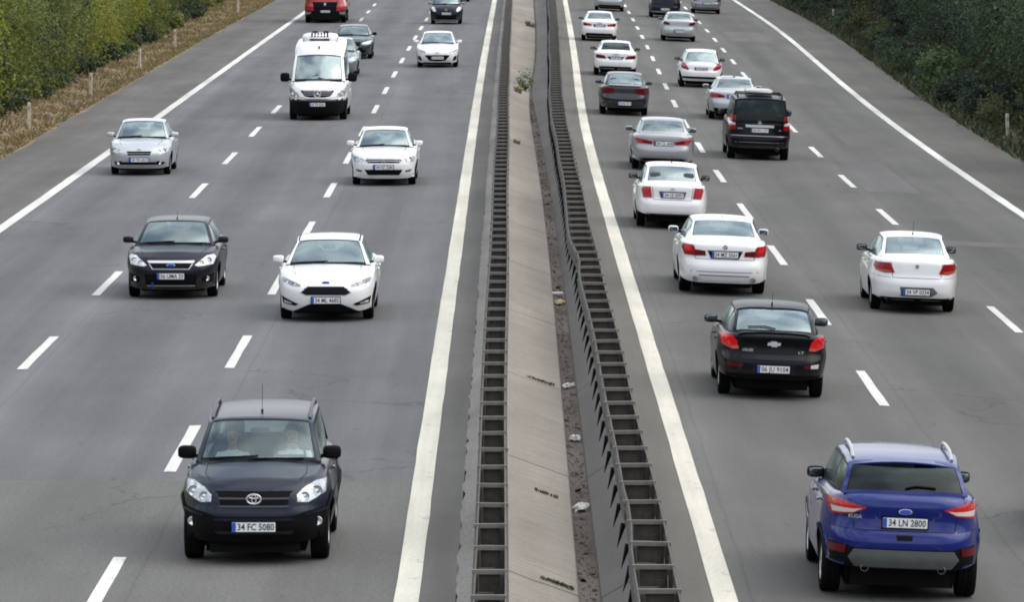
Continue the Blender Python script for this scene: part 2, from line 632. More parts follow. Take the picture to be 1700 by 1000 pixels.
        wbul, rb, bbul = S.get('wbul', .03), S.get('rb', .05), S.get('bbul', .03)

        def put(c, ex, ey, ez, sg, u):
            C.append(c); E.append((ex, ey, ez)); seg.append((sg, u))
        for u in uW:
            y, z = y0 + (y1 - y0) * u, z0 + (z1 - z0) * u
            l = math.hypot(y1 - y0, z1 - z0)
            k = wbul * 4 * u * (1 - u)
            y, z = y + k * (z1 - z0) / l, z + k * (y0 - y1) / l
            put((y, z), xw[0] + (xw[1] - xw[0]) * (u ** .9), y - (bow[0] + (bow[1] - bow[0]) * u), z - (cz[0] + (cz[1] - cz[0]) * u), 0, u)
        for y in yr[1:-1]:
            u = (y1 - y) / (y1 - y2)
            k = rb * 4 * u * (1 - u)
            put((y, z1 + (z2 - z1) * u + k), xw[1] + (xw[2] - xw[1]) * u + S.get('rxb', .02) * 4 * u * (1 - u), y - (bow[1] - (bow[1] + bow[2]) * u), z1 + (z2 - z1) * u + k - cz[1], 1, u)
        for u in uB:
            y, z = y2 + (y3 - y2) * u, z2 + (z3 - z2) * u
            l = max(1e-6, math.hypot(y3 - y2, z3 - z2))
            k = bbul * 4 * u * (1 - u)
            y, z = y - k * (z2 - z3) / l, z + k * (y2 - y3) / l
            put((y, z), xw[2] + (xw[3] - xw[2]) * u, y + bow[2] + (bow[3] - bow[2]) * u, z - (cz[2] + (cz[3] - cz[2]) * u), 2, u)
        deck = lambda x, y: float(self.zt0(y)) + .03 * (1 - min(1, abs(x) / S['W']) ** 2) - .012
        sg, bgx = S.get('sgw', .925), S.get('sgb', .90)
        sv = sorted(set([0, .3, .6, .8, sg - .02, sg, bgx - .02, bgx, .97, 1.0]))
        full = [-s for s in sv[::-1][:-1]] + sv
        V, F, T = [], [], []
        m = len(full)
        for ci, (c, e) in enumerate(zip(C, E)):
            for s in full:
                a = abs(s)
                V.append((s * e[0], c[0] + (e[1] - c[0]) * s * s, c[1] + (e[2] - c[1]) * (.5 * a * a + .5 * a ** 8)))
                if ci == len(C) - 1 and S.get('sealback', True):
                    q = V[-1]
                    V[-1] = (q[0], q[1], min(q[2], deck(q[0], q[1])))
        for i in range(len(C) - 1):
            sgi = seg[i][0] if seg[i][0] == seg[i + 1][0] else 1
            ua, ub = seg[i][1], seg[i + 1][1]
            for j in range(m - 1):
                a = max(abs(full[j]), abs(full[j + 1]))
                t = 'shell'
                if sgi == 0:
                    if a <= sg + 1e-6 and ub > .001:
                        t = 'windscreen' if (ua >= .059 and ub <= .941 and a <= sg - .019) else 'trim'
                elif sgi == 2:
                    g0, g1 = S.get('bg', (.08, .93))
                    if a <= bgx + 1e-6 and ua >= g0 - 1e-6 and ub <= g1 + 1e-6:
                        t = 'rear_window' if a <= bgx - .019 else 'trim'
                F.append((i * m + j, i * m + j + 1, (i + 1) * m + j + 1, (i + 1) * m + j)); T.append(t)
        # sides
        tv = [0, .05, .11, .3, .55, .78, .93, 1]
        top, ty = self.topx, self.topy
        o = np.argsort(ty)
        for sd in (1, -1):
            b = len(V)
            for e in E:
                bx = float(np.interp(e[1], ty[o], top[o])) - S.get('beltin', .02)
                bx = max(bx, e[0] * .98)
                bz = min(float(self.zt0(e[1])) - .004, e[2])
                for t in tv:
                    k = S.get('sbul', .012) * math.sin(math.pi * t)
                    V.append((sd * (e[0] + (bx - e[0]) * t + k), e[1], e[2] + (bz - e[2]) * t))
            q = len(tv)
            for i in range(len(E) - 1):
                ym = (E[i][1] + E[i + 1][1]) / 2
                h = min(E[i][2], E[i + 1][2]) - float(self.zt0(ym))
                win = None
                for wi, (a, c) in enumerate(sw):
                    if c - .001 < ym < a + .001: win = wi
                lo, hi = sw[-1][1], sw[0][0]
                for j in range(q - 1):
                    t = 'shell'
                    if lo < ym < hi and h > .06:
                        if win is not None and tv[j] >= .109 and tv[j + 1] <= .931: t = 'side_%d_%d' % (win, sd)
                        elif tv[j] >= .049: t = 'trim'
                    f = (b + i * q + j, b + i * q + j + 1, b + (i + 1) * q + j + 1, b + (i + 1) * q + j)
                    F.append(f if sd < 0 else f[::-1]); T.append(t)
        self.gV, self.gF, self.gT = V, F, T
        self.Cc = C

    def assemble(self):
        S, R = self.S, self.root
        pm = S['paint']
        bump = S.get('bumpermat', pm)
        yF, yR = self.yF, self.yR
        P = {}

        def grp(name):
            return P.setdefault(name, ([], [], {}))

        def put(name, src, f, mi):
            fs, ms, mp = grp(name)
            fs.append(tuple((src, i) for i in f))
            ms.append(mi)
        zf, zr_ = S.get('zbumpF', .55), S.get('zbumpR', .6)
        ycw, ybk = S['cowl'][0] - .04, S['back'][0]
        clad = S.get('cladz', 0)
        hatch = S.get('hatch', False)
        HV = self.hV
        for f, t in zip(self.hF, self.hT):
            c = [sum(HV[i][k] for i in f) / len(f) for k in range(3)]
            if t == 'deck':
                a = abs(c[0]) / max(S['W'], .1)
                if ybk + .1 < c[1] < ycw - .02 and abs(c[0]) < self.xin(c[1]): put('body', 'h', f, 1)
                elif c[1] > ycw + .02 and c[1] < yF - .16 and a < .80: put('bonnet', 'h', f, 0)
                elif (not hatch) and c[1] < ybk - .03 and a < .74: put('boot_lid', 'h', f, 0)
                else: put('body', 'h', f, 0)
            else:
                if c[1] > yF - S.get('bdepF', .75) and c[2] < zf:
                    put('front_bumper', 'h', f, 0 if c[2] > S.get('cladF', 0) else 1)
                elif c[1] < -yR + S.get('bdepR', .7) and c[2] < zr_:
                    put('rear_bumper', 'h', f, 0 if c[2] > S.get('cladR', 0) else 1)
                elif c[1] < -yR + .45 and abs(c[0]) < S['W'] * S.get('lidw', .62) and c[2] >= zr_:
                    put('tailgate' if hatch else 'boot_lid', 'h', f, 0)
                else: put('body', 'h', f, 0 if c[2] > clad else 2)
        for f, t in zip(self.gF, self.gT):
            if t == 'shell': put('body', 'g', f, 0)
            elif t == 'trim': put('body', 'g', f, 3)
            elif t.startswith('side_'): put(t, 'g', f, 0)
            else: put(t, 'g', f, 0)
        self.obj = {}
        for name, (fs, ms, _) in P.items():
            mp, V, F = {}, [], []
            for f in fs:
                ff = []
                for key in f:
                    if key not in mp:
                        mp[key] = len(V)
                        V.append((HV if key[0] == 'h' else self.gV)[key[1]])
                    ff.append(mp[key])
                F.append(ff)
            if name in ('windscreen',): mats = [S.get('gw', GLASS)]
            elif name == 'rear_window': mats = [S.get('gb', GLASS)]
            elif name.startswith('side_'): mats = [S.get('gs', S.get('gb', GLASS))]
            elif name == 'front_bumper': mats = [S.get('fbump', bump), BLACK]
            elif name == 'rear_bumper': mats = [S.get('rbump', bump), BLACK]
            elif name == 'body': mats = [pm, CABIN, BLACK, TRIM]
            else: mats = [pm]
            nm = 'side_window' if name.startswith('side_') else name
            self.obj[name] = add(nm, mesh_data(nm, V, F, mats, ms, True, 38), R)
        allv = [Vector(v) for v in self.hV] + [Vector(v) for v in self.gV]
        k = len(self.hV)
        self.bvh = BVHTree.FromPolygons(allv, [tuple(int(i) for i in f) for f in self.hF] + [tuple(i + k for i in f) for f in self.gF])
        # underbody, its black boxes set low to deepen the shade beneath; wheels
        wb, W, r = S['wb'], S['W'], S['r']
        tw = S.get('tw', .2)
        tx = W - tw / 2 - S.get('tin', .045)
        u = MB()
        u.box((0, 0, .37), (2 * (tx - tw / 2 - .03), yF + yR - 1.0, .34))
        u.box((0, 0, .42), (2 * W - .22, wb - 2 * r - .16, .36))
        u.box((0, yF - .50, .28), (2 * W * .60, .56, .26))
        u.box((0, -yR + .56, .32), (2 * W * .62, .56, .30))
        u.box((0, 0, .215), (2 * (tx - tw / 2 - .05), yF + yR - 1.1, .17))
        u.tube([(.3, -yR + .45, .23), (.3, -.4, .2)], .03, 8)
        u.build('underbody', DARK, R, smooth=False)
        tm, dm = wheel_meshes(r, tw, S.get('rim', 'alloy'))
        for sy in (1, -1):
            for sx in (1, -1):
                w = empty('wheel', (sx * tx, sy * wb / 2, r), (random.random() * 6, 0, 0 if sx > 0 else math.pi), R)
                add('tyre', tm, w)
                add('rim', dm, w)
        # door mirrors
        my, mz = S.get('mir', (S['cowl'][0] - .42, S['cowl'][1] + .06))
        ms = S.get('mirs', 1.0) * .9
        mx = S.get('mirx', W * .93)
        for sx in (1, -1):
            b = MB()
            b.sell((sx * (mx + .10 * ms), my, mz), (.115 * ms, .075 * ms, .075 * ms * S.get('mirh', 1)), .55, .6, mi=0, rot=(0, 0, sx * rad(-12)))
            b.sell((sx * (mx + .10 * ms), my - .055 * ms, mz), (.095 * ms, .03, .058 * ms * S.get('mirh', 1)), .4, .5, mi=2, rot=(0, 0, sx * rad(-12)))
            b.tube([(sx * (mx - .08), my + .03, mz - .06 * ms), (sx * (mx + .05), my, mz - .04 * ms)], .025 * ms, 8, mi=1)
            b.build('mirror', [S.get('mirmat', pm), BLACK, MIRG], R)
        # seats and dash, when they can be seen
        if S.get('seats', True):
            zc = S['cowl'][1]
            d = MB().sell((0, S['cowl'][0] - .32, zc - .10), (S['xw'][0] - .1, .3, .10), .4, .3)
            d.build('dashboard', CABIN, R)
            yb = S['cowl'][0] - 1.25
            rows = [(yb, (-.37, .37), zc - .1 + S.get('seatz', 0))]
            yb2 = max(yb - .85, S['back'][0] + .3)
            rows.append((yb2, (-.4, .4), zc - .22))
            seat_set(R, S, rows)
            st = MB()
            ring = [(-.37 + .18 * math.cos(a), S['cowl'][0] - .68 - .07 * math.sin(a), zc - .02 + .17 * math.sin(a)) for a in np.linspace(0, 2 * math.pi, 24, endpoint=False)]
            st.tube(ring, .016, 6, closed=True)
            st.tube([(-.53, S['cowl'][0] - .68, zc - .02), (-.21, S['cowl'][0] - .68, zc - .02)], .02, 6)
            st.tube([(-.37, S['cowl'][0] - .68, zc - .02), (-.37, S['cowl'][0] - .45, zc - .08)], .03, 6)
            st.build('steering_wheel', CABIN, R)
            MB().sell((0, S['head'][0] + .12, S['head'][1] - .13), (.12, .02, .035), .4, .5).build('rear_view_mirror', CABIN, R)

    def xin(self, y):
        o = np.argsort(self.topy)
        return float(np.interp(y, self.topy[o], self.topx[o])) * .90

    # ---- details laid onto the bodywork
    def hit(self, axis, a, b):
        if axis == 'front': o, d = Vector((a, 6, b)), Vector((0, -1, 0))
        elif axis == 'rear': o, d = Vector((a, -6, b)), Vector((0, 1, 0))
        elif axis == 'left': o, d = Vector((-4, a, b)), Vector((1, 0, 0))
        elif axis == 'right': o, d = Vector((4, a, b)), Vector((-1, 0, 0))
        else: o, d = Vector((a, b, 5)), Vector((0, 0, -1))
        h = self.bvh.ray_cast(o, d)
        if h[0] is None:
            y = self.yF - .3 if axis == 'front' else -self.yR + .3
            h = self.bvh.find_nearest(Vector((a, y, b)) if axis in ('front', 'rear') else o + d * 3)
        nrm = h[1]
        if nrm.dot(d) > 0: nrm = -nrm
        return h[0], nrm

    def decal(self, axis, poly, mat, name, t=.006, mirror=False, parent=None, nx=14, nz=6, sink=.012, also=None):
        """a thin shell that follows the bodywork; poly in the plane seen along axis, spanned column by column"""
        out = []
        for sx in ((1, -1) if mirror else (1,)):
            P = [(p[0] * sx, p[1]) for p in poly]
            xs0, xs1 = min(p[0] for p in P), max(p[0] for p in P)
            xs = sorted(set(np.linspace(xs0 + 1e-4, xs1 - 1e-4, nx).tolist() + [min(max(p[0], xs0 + 1e-4), xs1 - 1e-4) for p in P]))
            V, F = [], []
            m = nz + 1
            for x in xs:
                zz = []
                for i in range(len(P)):
                    (xa, za), (xb, zb) = P[i], P[(i + 1) % len(P)]
                    if min(xa, xb) <= x <= max(xa, xb) and abs(xa - xb) > 1e-9:
                        zz.append(za + (zb - za) * (x - xa) / (xb - xa))
                if not zz: zz = [P[0][1]]
                lo, hi = min(zz), max(zz)
                for k in range(m):
                    q, nr = self.hit(axis, x, lo + (hi - lo) * k / nz)
                    V.append((q + nr * t, q - nr * sink))
            n = len(V)
            W_ = [v[0] for v in V] + [v[1] for v in V]
            for i in range(len(xs) - 1):
                for k in range(nz):
                    F.append((i * m + k, (i + 1) * m + k, (i + 1) * m + k + 1, i * m + k + 1))
                F.append((i * m, i * m + n, (i + 1) * m + n, (i + 1) * m))
                a = i * m + nz
                F.append((a, a + m, a + m + n, a + n))
            for k in range(nz):
                F.append((k, k + 1, k + 1 + n, k + n))
                a = (len(xs) - 1) * m + k
                F.append((a, a + n, a + 1 + n, a + 1))
            me = mesh_data(name, W_, F, mat, None, True, 50)
            bm = bmesh.new(); bm.from_mesh(me)
            bmesh.ops.recalc_face_normals(bm, faces=bm.faces)
            bm.to_mesh(me); bm.free()
            out.append(add(name, me, parent or self.root))
        return out

    def seam(self, axis, pts, w=.008, name='panel_gap', mat=None, mirror=False, t=.0025):
        """a shut line: a narrow dark ribbon along the bodywork"""
        for sx in ((1, -1) if mirror else (1,)):
            P = []
            for i in range(len(pts) - 1):
                (xa, za), (xb, zb) = pts[i], pts[i + 1]
                k = max(2, int(math.hypot(xb - xa, zb - za) / .05))
                P += [(sx * (xa + (xb - xa) * q / k), za + (zb - za) * q / k) for q in range(k)]
            P.append((sx * pts[-1][0], pts[-1][1]))
            V, F = [], []
            for i, p in enumerate(P):
                a, b = P[max(i - 1, 0)], P[min(i + 1, len(P) - 1)]
                dx, dz = b[0] - a[0], b[1] - a[1]
                l = math.hypot(dx, dz) or 1
                nx_, nz_ = -dz / l * w / 2, dx / l * w / 2
                for s in (1, -1):
                    q, nr = self.hit(axis, p[0] + s * nx_, p[1] + s * nz_)
                    V.append(q + nr * t)
            for i in range(len(P) - 1): F.append((2 * i, 2 * i + 1, 2 * i + 3, 2 * i + 2))
            add(name, mesh_data(name, V, F, mat or TRIM), self.root)

    def door_lines(self, sides=('left', 'right')):
        S = self.S
        sw = S['sw']
        zt = float(self.zt0(0)) - .04
        for sd in sides:
            for a in [sw[0][0] - .0] + [w[1] for w in sw[:2]]:
                self.seam(sd, [(a, zt), (a + .02, .55), (a, .27)], .011)
            for w in sw[:2]:
                y = w[1] + .16
                q, nr = self.hit(sd, y, zt - .09)
                b = MB().sell(q + nr * .025, (.02, .1, .016), .5, .5)
                b.build('door_handle', S.get('handlemat', S['paint']), self.root)

    def arches(self, mat=BLACK, w=.06, t=.012):
        S = self.S
        for sd in ('left', 'right'):
            for ya in (S['wb'] / 2, -S['wb'] / 2):
                V, F = [], []
                Ra = S['r'] * S.get('arch', 1.16)
                N = 24
                for i in range(N + 1):
                    a = math.pi * i / N
                    for rr in (Ra + .004, Ra + w):
                        q, nr = self.hit(sd, ya + rr * math.cos(a), S['r'] + rr * math.sin(a))
                        V.append(q + nr * t)
                for i in range(N): F.append((2 * i, 2 * i + 1, 2 * i + 3, 2 * i + 2))
                add('wheel_arch_trim', mesh_data('wheel_arch_trim', V, F, mat), self.root)

    def headlight(self, poly, bowls=(), mat=LENS, t=.008):
        for o, sx in zip(self.decal('front', poly, mat, 'headlight', t, True), (1, -1)):
            for (x, z, r) in bowls:
                q, nr = self.hit('front', sx * x, z)
                b = MB().lathe([(.004, r * 1.12), (.012, r * 1.1), (.010, r * .96)], 18, 'y', mi=1)
                b.lathe([(.010, r * .96), (.002, r * .6), (.006, r * .25), (.012, .001)], 18, 'y')
                b.build('reflector', [BOWL, simple('lamp_bezel', (.06, .065, .07), .2, metal=.4)], o, loc=q + nr * t)

    def taillight(self, poly, mat=REDL, extra=(), t=.01):
        for o, sx in zip(self.decal('rear', poly, mat, 'tail_light', t, True), (1, -1)):
            for pl, m, nm in extra:
                self.decal('rear', [(p[0] * sx, p[1]) for p in pl], m, nm, t + .004, False, o, 8, 4, .004)

    def disc(self, axis, x, z, r, mat, name, t=.01, mirror=False, depth=.03, inner=None):
        for sx in ((1, -1) if mirror else (1,)):
            q, nr = self.hit(axis, sx * x, z)
            s = 1 if axis == 'front' else -1
            b = MB().lathe([(-depth * s, r), (t * s, r), (t * s * 1.3, r * .9), (t * s, r * .8)], 20, 'y')
            b.lathe([(t * s, r * .8), (t * .5 * s, .001)], 20, 'y', mi=1)
            b.build(name, [mat, inner or mat], self.root, loc=q)

    def plate(self, axis, x, z, text, w=.52, h=.112, tilt=0, frame=None, t=.012):
        q, nr = self.hit(axis, x, z)
        q2, _ = self.hit(axis, x + .2, z)
        s = 1 if axis == 'front' else -1
        y = max(q.y * s, q2.y * s) * s
        o = empty('number_plate', (x, y + s * t, z), (rad(tilt), 0, math.pi if axis == 'front' else 0), self.root)
        b = MB()
        b.box((0, .012, 0), (w + .03, .02, h + .03), 1)
        b.box((0, 0, 0), (w, .01, h), 0)
        b.box((-w / 2 + .024, -.001, 0), (.046, .012, h - .006), 2)
        b.build('plate_panel', [PLATEW, frame or BLACK, PLATEB], o, smooth=False)
        if text:
            me = text_mesh(text, h * 1.02, 'lettering', .0010, 1.0)
            xs = [v.co.x for v in me.vertices]
            k = min(1.25, (w - .085) / (max(xs) - min(xs)))
            for v in me.vertices: v.co.x *= k
            me.materials.append(INK)
            add('lettering', me, o, (.024, -.0075, -.002), (math.pi / 2, 0, 0))

    def words(self, axis, x, z, text, size, mat=CHROME, bold=.001, t=.004, name='lettering', sx=1.0):
        q, nr = self.hit(axis, x, z)
        me = text_mesh(text, size, name, bold, sx)
        me.materials.append(mat)
        yaw = math.atan2(nr.x, -nr.y)
        add(name, me, self.root, q + nr * (t + .004), (math.pi / 2, 0, yaw))

    def badge(self, axis, x, z, kind, r=.06, mat=CHROME, t=.012):
        """the mark on grille or boot, facing along the axis"""
        q, nr = self.hit(axis, x, z)
        b = MB()
        ell = lambda a, c, ox=0, oz=0, n=26: [(ox + a * math.cos(k), 0, oz + c * math.sin(k)) for k in np.linspace(0, 2 * math.pi, n, endpoint=False)]
        w = r * .13
        mats = [mat, PLATEB, BLACK, PLATEW]
        if kind == 'rings':
            b.tube(ell(r, r * .68), w, 6, closed=True)
            b.tube(ell(r * .30, r * .62), w * .8, 6, closed=True)
            b.tube(ell(r * .66, r * .27, 0, r * .36), w * .8, 6, closed=True)
        elif kind == 'oval':
            b.lathe([(.004, r), (-.004, r), (-.006, r * .88)], 26, 'y')
            b.lathe([(-.006, r * .88), (-.008, .001)], 26, 'y', mi=1)
            b.v = [(v[0], v[1], v[2] * .42) for v in b.v]
        elif kind == 'star':
            b.tube(ell(r, r), w, 6, closed=True)
            for k in range(3):
                a = math.pi / 2 + k * 2 * math.pi / 3
                b.tube([(0, 0, 0), (r * math.cos(a), 0, r * math.sin(a))], [w * 1.6, w * .5], 6)
        elif kind == 'cross':
            b.prism([(-r, -r * .22), (-r * .42, -r * .22), (-r * .38, -r * .4), (r * .5, -r * .4), (r * .45, -r * .22), (r * .88, -r * .22), (r, r * .22), (r * .42, r * .22), (r * .38, r * .4), (-r * .5, r * .4), (-r * .45, r * .22), (-r * .88, r * .22)], -.008, .008)
        elif kind == 'roundel':
            b.lathe([(.004, r), (-.006, r), (-.008, r * .9)], 24, 'y')
            b.lathe([(-.008, r * .9), (-.008, r * .62)], 24, 'y', mi=2)
            for k in range(4):
                b.lathe([(-.009, r * .62), (-.009, .001)], 6, 'y', mi=1 if k % 2 else 3, a0=k * math.pi / 2, a1=(k + 1) * math.pi / 2)
        elif kind == 'chevrons':
            for oz in (0, -r * .55):
                b.prism([(-r * .8, oz - r * .3), (0, oz + r * .35), (r * .8, oz - r * .3), (r * .8, oz), (0, oz + r * .68), (-r * .8, oz)], -.006, .006)
        elif kind == 'rings4':
            for k in range(4): b.tube(ell(r * .36, r * .36, (k - 1.5) * r * .52), w * .6, 6, closed=True)
        elif kind == 'shield':
            b.prism([(-r * .6, r * .7), (r * .6, r * .7), (r * .55, -r * .2), (0, -r * .8), (-r * .55, -r * .2)], -.006, .006)
        elif kind == 'slantH':
            b.tube(ell(r, r * .6), w, 6, closed=True)
            b.tube([(-r * .35, 0, -r * .45), (-r * .2, 0, r * .45)], w, 6)
            b.tube([(r * .2, 0, -r * .45), (r * .35, 0, r * .45)], w, 6)
            b.tube([(-r * .28, 0, 0), (r * .28, 0, 0)], w, 6)
        elif kind == 'gull':
            b.tube(ell(r, r * .75), w, 6, closed=True)
            b.tube([(-r * .8, 0, r * .25), (0, 0, -r * .15), (r * .8, 0, r * .25)], w, 6)
        elif kind == 'diamond':
            b.tube([(0, 0, r), (r * .7, 0, 0), (0, 0, -r), (-r * .7, 0, 0)], w * 1.8, 6, closed=True)
        o = b.build('emblem', mats, self.root)
        s = 1 if axis == 'front' else -1
        o.location = q + Vector((0, s * t, 0))
        if axis == 'front': o.rotation_euler = (0, 0, math.pi)
        return o

    def bars(self, axis, x0, x1, zs, th, mat, name, t=.012, bulge=0):
        for z in zs:
            self.decal(axis, [(x0, z - th / 2), (0, z - th / 2 + bulge), (x1, z - th / 2), (x1, z + th / 2), (0, z + th / 2 + bulge), (x0, z + th / 2)], mat, name, t, False, None, 12, 2, .004)

    def wiper(self, axis, pts):
        b = MB()
        P = []
        for (x, z) in pts:
            q, nr = self.hit(axis, x, z)
            P.append(q + nr * .018)
        b.tube(P, .011, 6)
        b.build('wiper', BLACK, self.root)

    def roof_rail(self, x, ya, yb, h=.05, r=.018, mat=SILVERP, xi=0):
        for s in (1, -1):
            b = MB()
            P = []
            for k in range(13):
                u = k / 12
                y = ya + (yb - ya) * u
                q, nr = self.hit('top', s * (x + xi * 4 * u * (1 - u)), y)
                P.append(q + Vector((0, 0, h * min(1, 5 * min(u, 1 - u) + .1))))
            b.tube(P, r, 8)
            for k in (1, 11):
                b.tube([P[k], P[k] - Vector((0, 0, h))], r * 1.2, 8)
            b.build('roof_rail', mat, self.root)

    def antenna(self, x, y, l=.35, lean=-.25, fin=False):
        q, nr = self.hit('top', x, y)
        b = MB()
        if fin: b.sell(q + Vector((0, 0, .025)), (.02, .07, .05), .7, .8)
        else:
            b.tube([q, q + Vector((0, lean * .1, .03))], .014, 8)
            b.tube([q + Vector((0, lean * .1, .03)), q + Vector((0, lean * l, l))], .0032, 6)
        b.build('antenna', BLACK if not fin else self.S['paint'], self.root)

    def exhaust(self, x, z, r=.035, y=None):
        yy = -self.yR + .06 if y is None else y
        b = MB().lathe([(.25, r), (-.03, r), (-.035, r * .9), (.1, r * .85)], 16, 'y', mi=0)
        b.lathe([(.08, r * .86), (.08, .001)], 16, 'y', mi=1)
        b.build('exhaust_pipe', [STEEL, DARK], self.root, loc=(x, yy, z))

    def place(self, px, py, plane, back, tan, label, cat, roll=0.0, group=None):
        """px, py: where the two wheels nearest to the camera stand in the photo"""
        x, y, z = unproject(px, py, plane)
        a = math.atan2(tan(y), 1.0)          # heading of the road, measured from +Y towards +X
        h = self.S['wb'] / 2
        y2 = y + h * math.cos(a)
        x2 = x + h * math.sin(a)
        self.root.location = (x2, y2, plane(x2, y2) + .003)
        self.root.rotation_mode = 'YXZ' if False else 'XYZ'
        M = Matrix.Rotation(-a, 4, 'Z') @ Matrix.Rotation(roll, 4, 'Y') @ (Matrix.Rotation(math.pi, 4, 'Z') if not back else Matrix.Identity(4))
        self.root.rotation_euler = M.to_euler()
        tag(self.root, label, cat, group)
        return self


def spec(wb, fo, ro, W, r, cowl, head, rhead, back, xw, hoodz, nosez, bootz, **k):
    yF, yR = wb / 2 + fo, wb / 2 + ro
    hatch = k.get('hatch', False)
    d = dict(wb=wb, fo=fo, ro=ro, W=W, r=r, cowl=cowl, head=head, rhead=rhead, back=back, xw=xw)
    d['ztop'] = [(-yR - .3, bootz - .02), (-yR + .1, bootz)] + [(back[0] + .02, back[1] - .045), (0, (cowl[1] + back[1]) / 2 - .045), (cowl[0], cowl[1] - .05), (yF - .45, hoodz), (yF - .1, nosez), (yF + .3, nosez - .06)]
    d['front'] = [(.1, .16), (.2, .08), (.32, .02), (.45, 0), (.56, 0), (.64, .02), (nosez - .08, .07), (nosez + .02, .15), (hoodz, .3), (hoodz + .2, .4)]
    if hatch:
        d['rear'] = [(.2, .12), (.32, .05), (.45, 0), (.62, 0), (.70, .05), (.85, .06), (bootz, .13), (bootz + .2, .2)]
    else:
        d['rear'] = [(.2, .12), (.30, .06), (.42, .01), (.58, 0), (.68, .03), (.72, .06), (bootz - .06, .06), (bootz + .02, .09), (bootz + .2, .16)]
    bars = cowl[0] - .30
    m = head[0]
    mid = (head[0] + rhead[0]) / 2
    d['sw'] = [(bars, .02), (-.06, max(rhead[0] + .02, -.95)), (max(rhead[0] - .04, -1.01), (rhead[0] + back[0]) / 2 - .05 if not hatch else rhead[0] - .1)]
    d.update(k)
    return d


def sedan(**k):
    a = dict(wb=2.65, fo=.88, ro=1.0, W=.885, r=.315, cowl=(.98, .98), head=(.28, 1.39), rhead=(-.95, 1.40), back=(-1.55, 1.06), xw=(.74, .585, .57, .68), hoodz=.82, nosez=.74, bootz=1.02)
    a.update(k)
    return spec(**a)


def hatch(**k):
    a = dict(wb=2.6, fo=.86, ro=.80, W=.885, r=.315, cowl=(1.02, .98), head=(.28, 1.40), rhead=(-1.45, 1.40), back=(-1.88, 1.05), xw=(.74, .585, .55, .66), hoodz=.83, nosez=.74, bootz=.98, hatch=True)
    a.update(k)
    return spec(**a)


WHITE = paint('white_paint', (0.77, 0.775, 0.78))
WHITE2 = paint('warm_white_paint', (0.73, 0.735, 0.74))
SILV = paint('silver_paint', (0.33, 0.34, 0.36), metal=.45, rough=.38)
SILV2 = paint('grey_silver_paint', (0.22, 0.23, 0.25), metal=.45, rough=.38)
PALE = paint('pale_silver_paint', (0.43, 0.455, 0.48), metal=.35, rough=.38)
GRAPH = paint('graphite_paint', (0.007, 0.011, 0.024), metal=.08, rough=.3, coat=.32, spec=.15)
GREYB = paint('dark_grey_paint', (0.007, 0.008, 0.016), metal=.1, rough=.3, coat=.25, spec=.15)
BLK = paint('black_paint', (0.003, 0.004, 0.006), metal=.05, rough=.3, coat=.2, spec=.1)
BLUE = paint('deep_blue_paint', (0.001, 0.010, 0.135), metal=.1, rough=.25, coat=.6, spec=.2)
TEAL = paint('slate_teal_paint', (0.022, 0.038, 0.05), metal=.4, rough=.32, coat=.6)
TEAL2 = paint('grey_teal_paint', (0.17, 0.21, 0.235), metal=.4, rough=.32)
PLUM = paint('charcoal_paint', (0.020, 0.020, 0.028), metal=.3, rough=.3, coat=.6)
RED = paint('red_paint', (0.36, 0.012, 0.018), rough=.3)

ROLL = math.atan(CROSS)
flat = lambda x, y: 0.0
slope_l = lambda y: float((XL1(y + 4) - XL1(y - 4)) / 8)
slope_r = lambda y: float((XR1(y + 4) - XR1(y - 4)) / 8)


def left(c, px, py, label, cat='car', **k): return c.place(px, py, flat, False, slope_l, label, cat, 0.0, 'traffic coming towards the bridge', **k)


def right(c, px, py, label, cat='car', **k): return c.place(px, py, zr, True, slope_r, label, cat, ROLL, 'traffic driving away from the bridge', **k)


def front_common(c, bonnet_w=.62):
    S = c.S
    yF = c.yF
    z = S['cowl'][1]
    c.wiper('top', [(-.55, S['cowl'][0] - .10), (.05, S['cowl'][0] + .0), (.1, S['cowl'][0] + .03)])
    c.wiper('top', [(.0, S['cowl'][0] - .05), (.55, S['cowl'][0] - .10), (.6, S['cowl'][0] - .11)])
    for s in (1, -1):
        c.seam('top', [(s * bonnet_w, S['cowl'][0] - .08), (s * (bonnet_w + .01), S['cowl'][0] + .45), (s * (bonnet_w - .06), yF - .35)], .009)


